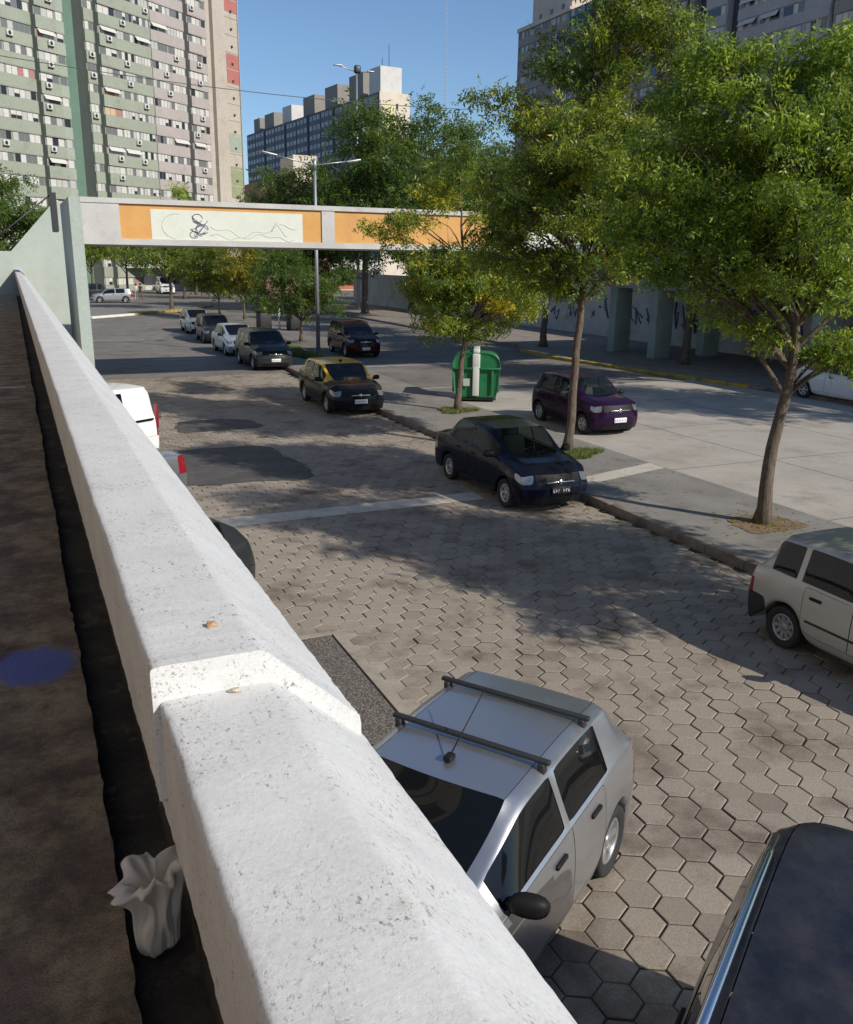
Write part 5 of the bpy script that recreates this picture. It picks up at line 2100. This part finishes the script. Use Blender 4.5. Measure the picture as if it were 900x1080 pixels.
def pick_panes(rr, n, style):
    out = []
    base_ = rr.random()
    for _ in range(n):
        q = rr.random()
        if style == 'lit':
            if base_ < .10:
                out.append(rr.choice((4, 4, 2, 2, 1, 5)))
            else:
                out.append(2 if q < .38 else 1 if q < .58 else 3 if q < .82 else 0 if q < .93 else 12)
        elif style == 'dark':
            out.append(0 if q < .45 else 1 if q < .65 else 3 if q < .85 else 2 if q < .93 else 12)
        else:
            out.append(0 if q < .35 else 1 if q < .55 else 3 if q < .75 else 2)
    return out


AC_MESH = None


def ac_mesh():
    global AC_MESH
    if AC_MESH is None:
        b = MB()
        b.rbox(0, -.34, 0, .82, 0, .62, .03, 0)
        b.lathe([(.0001, .012), (.22, .012), (.24, 0)], Matrix.Translation((.34, -.342, .31)) @ Matrix.Rotation(PI / 2, 4, 'X'), 14, 1)
        b.box(.05, -.3, -.12, .1, .0, 0, 1)
        b.box(.7, -.3, -.12, .75, .0, 0, 1)
        AC_MESH = b.mesh('air_conditioner', [principled('ac_white', (.62, .61, .57), .5), M_DARKSTEEL])
    return AC_MESH


def put_windows(root, lst, near_key, keep=100):
    """lst: (u, z, mesh, depth). The most visible `keep` are parts, the rest one stuff part"""
    lst = sorted(lst, key=near_key)
    for u, z, me, yy in lst[:keep]:
        child('window', me, root, (u, yy, z))
    rest = lst[keep:]
    if not rest:
        return
    b = MB()
    for u, z, me, yy in rest:
        o = len(b.v)
        b.v += [(v.co.x + u, v.co.y + yy, v.co.z + z) for v in me.vertices]
        for p in me.polygons:
            b.f.append(tuple(i + o for i in p.vertices))
            b.mi.append(p.material_index)
            b.sm.append(False)
    o = b.build('window', WINM, root)
    stuff(o)


def shade(nm, c, k=.9):
    return varied(nm, c, tuple(v * k for v in c), .25, .85, 6, .0, contrast=(.35, .65), dirt=(tuple(v * .72 for v in c), .5, .55, .8))


M_TGREEN = shade('tower_pale_green', (.305, .335, .265))
M_TGREEN2 = shade('tower_pale_green_end', (.33, .37, .305))
M_TTEAL = shade('tower_teal_green', (.125, .205, .155))
M_TDARK = shade('tower_dark_shaft', (.05, .062, .055))
M_TPINK = shade('tower_pinkish_grey', (.40, .36, .335))
M_TCONC = shade('tower_concrete', (.46, .41, .345))
M_TRED = shade('tower_red_patch', (.42, .155, .135))
M_TOLIVE = shade('tower_olive_patch', (.27, .30, .17))


def tower():
    root = thing('apartment_tower', 'tall sunlit apartment tower with green, pinkish and bare concrete sections', 'apartment tower', (2.5, 126., 0), math.atan2(.629, .777))
    FH, Z0 = 2.45, 14.14 - 2.45 * 5
    nf = 25
    HT = Z0 + FH * nf
    rr = random.Random(17)
    mats = [M_TGREEN, M_TTEAL, M_TDARK, M_TPINK, M_TCONC, M_TRED, M_TOLIVE, M_TGREEN2]
    w_ = MB()
    w_.box(-26, .6, 0, 43, 18, HT, 2)                      # dark core behind the joints
    wins, acs = [], []
    # (u0, u1, colour, kind)
    secs = [(-26, -14.2, 0, 'band'), (-13.6, 3.35, 0, 'band'), (4.0, 7.05, 0, 'balcony'), (7.1, 8.4, 7, 'small'), (11.75, 13.35, 0, 'small'), (14.1, 17.3, 0, 'balcony'), (17.35, 23.6, 0, 'band'),
            (23.72, 30.6, 3, 'band'), (31.45, 34.4, 3, 'balcony'), (34.45, 35.6, 3, 'small')]
    w_.box(8.4, .25, 0, 10.1, .65, HT, 1)                  # teal blank strip
    w_.box(10.1, .9, 0, 11.7, 1.2, HT, 2)
    for u0, u1, mi, kind in secs:
        for f in range(nf):
            zt = Z0 + f * FH                                # top of window band
            jit = rr.uniform(-.03, .03) if kind == 'balcony' else 0
            yy = -.12 if kind == 'balcony' else 0.
            # spandrel below, window band above it
            w_.box(u0, yy + jit, zt - FH + .0, u1, .62, zt - 1.12, mi)
            w_.box(u0, .16, zt - 1.12, u1, .62, zt + .0, mi)
            w_.box(u0, yy + .02, zt - .09, u1, .2, zt - .002, mi if kind != 'balcony' else 3)
            n = max(1, round((u1 - u0) / .95))
            if kind == 'band' and u1 - u0 > 5:
                half = (u1 - u0) / 2
                for h_ in range(2 if u1 - u0 < 8 else 4):
                    half = (u1 - u0) / (2 if u1 - u0 < 8 else 4)
                    wins.append((u0 + h_ * half + .12, zt - 1.06, window_mesh(half - .24, .93, pick_panes(rr, 5, 'lit'), rr.random() < .10), .13))
            else:
                wins.append((u0 + .15, zt - 1.06, window_mesh(u1 - u0 - .3, .93, pick_panes(rr, n, 'lit'), kind == 'balcony' and rr.random() < .25), .10))
            if rr.random() < (.42 if kind == 'balcony' else .30 if kind == 'band' else .1) and zt < 44:
                acs.append((u0 + rr.uniform(.2, max(.25, u1 - u0 - 1.1)), yy, zt - 1.12 - .75))
    # bare concrete end: pier and recessed panels with coloured patches
    w_.box(35.6, .2, 0, 36.6, 1.2, HT, 4)
    w_.box(36.6, -.45, 0, 39.0, 1.2, HT, 4)
    w_.box(39.0, -.1, 0, 43.0, 1.2, HT, 4)
    w_.box(39.0, -.3, 0, 39.5, -.1, HT, 4)
    for (za, zb_, mi) in ((41.0, 46, 5), (30.9, 35.1, 5), (20.9, 23.6, 7), (13.9, 18.7, 6), (52, 56, 6)):
        w_.box(39.9, -.13, za, 42.9, -.1, zb_, mi)
    w_.build('wall', mats, root)
    v = MB()
    for f in range(nf):
        z = Z0 + f * FH
        v.box(41.1, -.30, z - .15, 41.45, -.1, z + .12)
    v.build('wall_vent', M_TDARK, root)
    p = MB()
    for f in range(nf):
        z = Z0 + f * FH
        p.box(39.5, -.16, z - .9, 43.0, -.1, z - .8)
    p.tube([(42.9, -.25, 0), (42.9, -.25, HT)], .06, 6)
    p.build('ledge_and_pipe', M_TCONC, root)
    r = MB()
    r.box(-27, -.4, HT, 43.5, 18.5, HT + .5)
    r.box(10, 4, HT + .5, 30, 14, HT + 6)
    r.build('roof', M_TCONC, root)
    put_windows(root, wins, lambda t: (not (-3 < t[0] < 36 and 11 < t[1] < 43), abs(t[1] - 26) + abs(t[0] - 15) * .3), 100)
    for u, yy, z in acs[:200]:
        pass
    vis = [a for a in acs if -3 < a[0] < 36 and 11 < a[2] < 43][:60]
    for u, yy, z in vis:
        child('air_conditioner', ac_mesh(), root, (u, yy, z))


tower()

M_BLUEWALL = shade('bluish_render', (.145, .158, .195))
M_BLUEWALL2 = shade('greyish_blue_render', (.24, .25, .28))
M_BLUEDARK = shade('dark_blue_shaft', (.06, .07, .10))
M_CREAMWALL = shade('cream_end_wall', (.66, .58, .47))
M_PALEYELLOW = shade('pale_yellow_patch', (.68, .62, .36))
M_ROOFBOX = shade('roof_box_concrete', (.27, .25, .22))
M_ROOFBOXW = shade('roof_box_white', (.62, .60, .57))


def far_block():
    root = thing('apartment_block', 'long far apartment block with a shaded blue side and a sunlit cream end', 'apartment block', (82.8, 345., 0), math.atan2(-.995, .102))
    L, H = 105.6, 47.6
    FH = 2.72
    rr = random.Random(3)
    w_ = MB()
    w_.box(0, .3, 0, L, 9.4, H, 2)
    nb = 11
    wins = []
    for b_ in range(nb):
        u0 = b_ * L / nb + .5
        u1 = (b_ + 1) * L / nb - .5
        mi = 0 if b_ < nb - 1 else 1
        w_.box(u0, -.25 if b_ % 2 else 0, 0, u1, .35, H - .4, mi)
        for f in range(17):
            z = H - (f + 1) * FH + .6
            if z < 6:
                break
            yy = (-.25 if b_ % 2 else 0) - .03
            m = 3
            for k in range(m):
                wu = (u1 - u0) / m
                wins.append((u0 + k * wu + .4, z, window_mesh(wu - .8, 1.25, pick_panes(rr, 2, 'dark')), yy))
    # sunlit end
    w_.box(L, .0, 0, L + .3, 9.2, H, 3)
    w_.box(L + .3, 1.4, H - 15, L + .33, 4.6, H - 2.5, 4)
    w_.build('wall', [M_BLUEWALL, M_BLUEWALL2, M_BLUEDARK, M_CREAMWALL, M_PALEYELLOW], root)
    e = MB()
    for f in range(12):
        e.box(L + .3, 4.9, H - 4 - f * FH, L + .34, 5.6, H - 2.6 - f * FH)
    e.build('stair_window', M_PANE, root)
    for k, (u, wd, h_) in enumerate(((3, 6, 5), (14, 9, 5.2), (31, 8, 5.5), (49, 9, 6), (66, 9, 6.5), (83, 9, 7))):
        r = MB()
        r.box(u, 2.0, H, u + wd, 8., H + h_)
        r.build('roof_box', M_ROOFBOXW if k == 2 else M_ROOFBOX, root)
    r = MB()
    r.box(L - 7, .6, H, L - .4, 7.0, H + 6.4)
    r.build('roof_box', M_ROOFBOXW, root)
    r = MB()
    r.tube([(L - 2, 4, H + 6), (L - 2, 4, H + 12)], .08, 5)
    r.tube([(L - 4, 3, H + 6), (L - 4, 3, H + 9)], .08, 5)
    r.build('antenna', M_DARKSTEEL, root)
    put_windows(root, wins, lambda t: (t[1] < 22, -t[0]), 100)


far_block()

M_RMAUVE = shade('mauve_grey_render', (0.222, 0.204, 0.211))
M_RTEAL = shade('dark_teal_render', (.05, .11, .105))
M_RBEIGE = shade('beige_grey_render', (0.296, 0.263, 0.233))
M_RWHITE = shade('off_white_render', (0.385, 0.377, 0.392))
M_RDARK = shade('dark_recess', (.06, .06, .075))


def right_block():
    root = thing('apartment_block', 'large shaded apartment block rising behind the trees on the right', 'apartment block', (97., 172., 0), -PI / 2)
    H, FH = 48.5, 2.72
    rr = random.Random(9)
    mats = [M_RMAUVE, M_RTEAL, M_RBEIGE, M_RWHITE, M_RDARK]
    w_ = MB()
    w_.box(0, .7, 0, 118, 13, H, 4)
    secs = [(0, 19, 2, 0.), (19, 29, 1, -.4), (29.6, 36, 1, 0.), (36.6, 45, 0, -.3), (45.6, 51, 0, 0), (56., 60.5, 3, -.5), (62.5, 79, 3, -.2), (79.5, 98, 2, 0.), (98.6, 117, 0, -.2)]
    wins = []
    for u0, u1, mi, yy in secs:
        for f in range(int(H / FH)):
            z1 = H - f * FH
            w_.box(u0, yy, z1 - FH, u1, .75, z1 - 1.3 - .0, mi)
            w_.box(u0, yy + .15, z1 - 1.3, u1, .75, z1, mi)
            n = max(1, round((u1 - u0) / 4.2))
            for k in range(n):
                wu = (u1 - u0) / n
                if rr.random() < .9:
                    wins.append((u0 + k * wu + .35, z1 - 1.25, window_mesh(round(wu - .7, 1), 1.1, pick_panes(rr, 4, 'mid'), mi == 3 and rr.random() < .3), yy + .1))
    w_.box(52.4, -.6, 0, 53.4, .7, H, 2)
    w_.box(-.3, 0.02, 0, 0, 13, H, 2)
    w_.build('wall', mats, root)
    r = MB()
    r.box(-.5, -.2, H, 18.6, 13.2, H + .7)
    r.box(3, 1.2, H + .7, 17, 8, H + 5.4)
    r.build('roof', shade('penthouse_cream', (.60, .50, .42)), root)
    for u in (5.6, 9.6, 13.6):
        q = MB()
        q.box(u, 1.14, H + 1.2, u + .9, 1.22, H + 2.2)
        q.build('roof_window', M_PANE, root)
    r = MB()
    r.box(26, 1.5, H, 36, 9, H + 6)
    r.box(44, 1.5, H, 54, 9, H + 6)
    r.build('roof_box', M_RTEAL, root)
    put_windows(root, wins, lambda t: (t[1] < 26, -(t[0] > 40), abs(t[0] - 75)), 100)


right_block()


def low_brick():
    root = thing('brick_house', 'low brick building with a cream roof block below the long blue block', 'building', (30.2, 118., 0))
    b = MB()
    b.box(0, 0, 0, 9, 10, 14.2)
    b.build('wall', shade('old_brick', (.25, .15, .12)), root)
    b = MB()
    b.box(4.0, -.1, 14.2, 7.2, 6, 17.4)
    b.build('roof_block', M_CREAMWALL, root)
    for u in (1, 3.4, 6):
        b = MB()
        b.box(u, -.05, 11, u + 1.2, .02, 12.4)
        b.build('window', M_PANE, root)


low_brick()


def shop_row():
    """low pale shops closing the view under the left end of the footbridge"""
    root = thing('shop_building', 'low white building with orange shopfronts far beyond the traffic island', 'building', (-8, 140., 0), R(-4))
    b = MB()
    b.box(0, 0, 0, 60, 12, 4.4)
    b.build('wall', M_ROOFBOXW, root)
    m = shade('orange_shopfront', (.50, .17, .08))
    for k in range(9):
        s_ = MB()
        s_.box(1 + k * 6.4, -.06, .2, 5.6 + k * 6.4, .0, 2.7)
        o = s_.build('shopfront', m if k % 3 != 1 else M_BLINDGREY, root)
        p = MB()
        p.box(2 + k * 6.4, -.09, .2, 3.2 + k * 6.4, -.061, 2.3)
        p.box(3.8 + k * 6.4, -.09, .9, 5.2 + k * 6.4, -.061, 2.3)
        p.build('pane', M_PANE, o)
    r = MB()
    r.add([(-1, -3.0, 3.2), (61, -3.0, 3.2), (61, 0, 4.6), (-1, 0, 4.6), (-1, -3.0, 3.1), (61, -3.0, 3.1), (61, 0, 4.5), (-1, 0, 4.5)], [(0, 1, 2, 3), (7, 6, 5, 4), (0, 4, 5, 1), (1, 5, 6, 2), (2, 6, 7, 3), (3, 7, 4, 0)])
    r.build('canopy', M_ROOFBOXW, root)


shop_row()
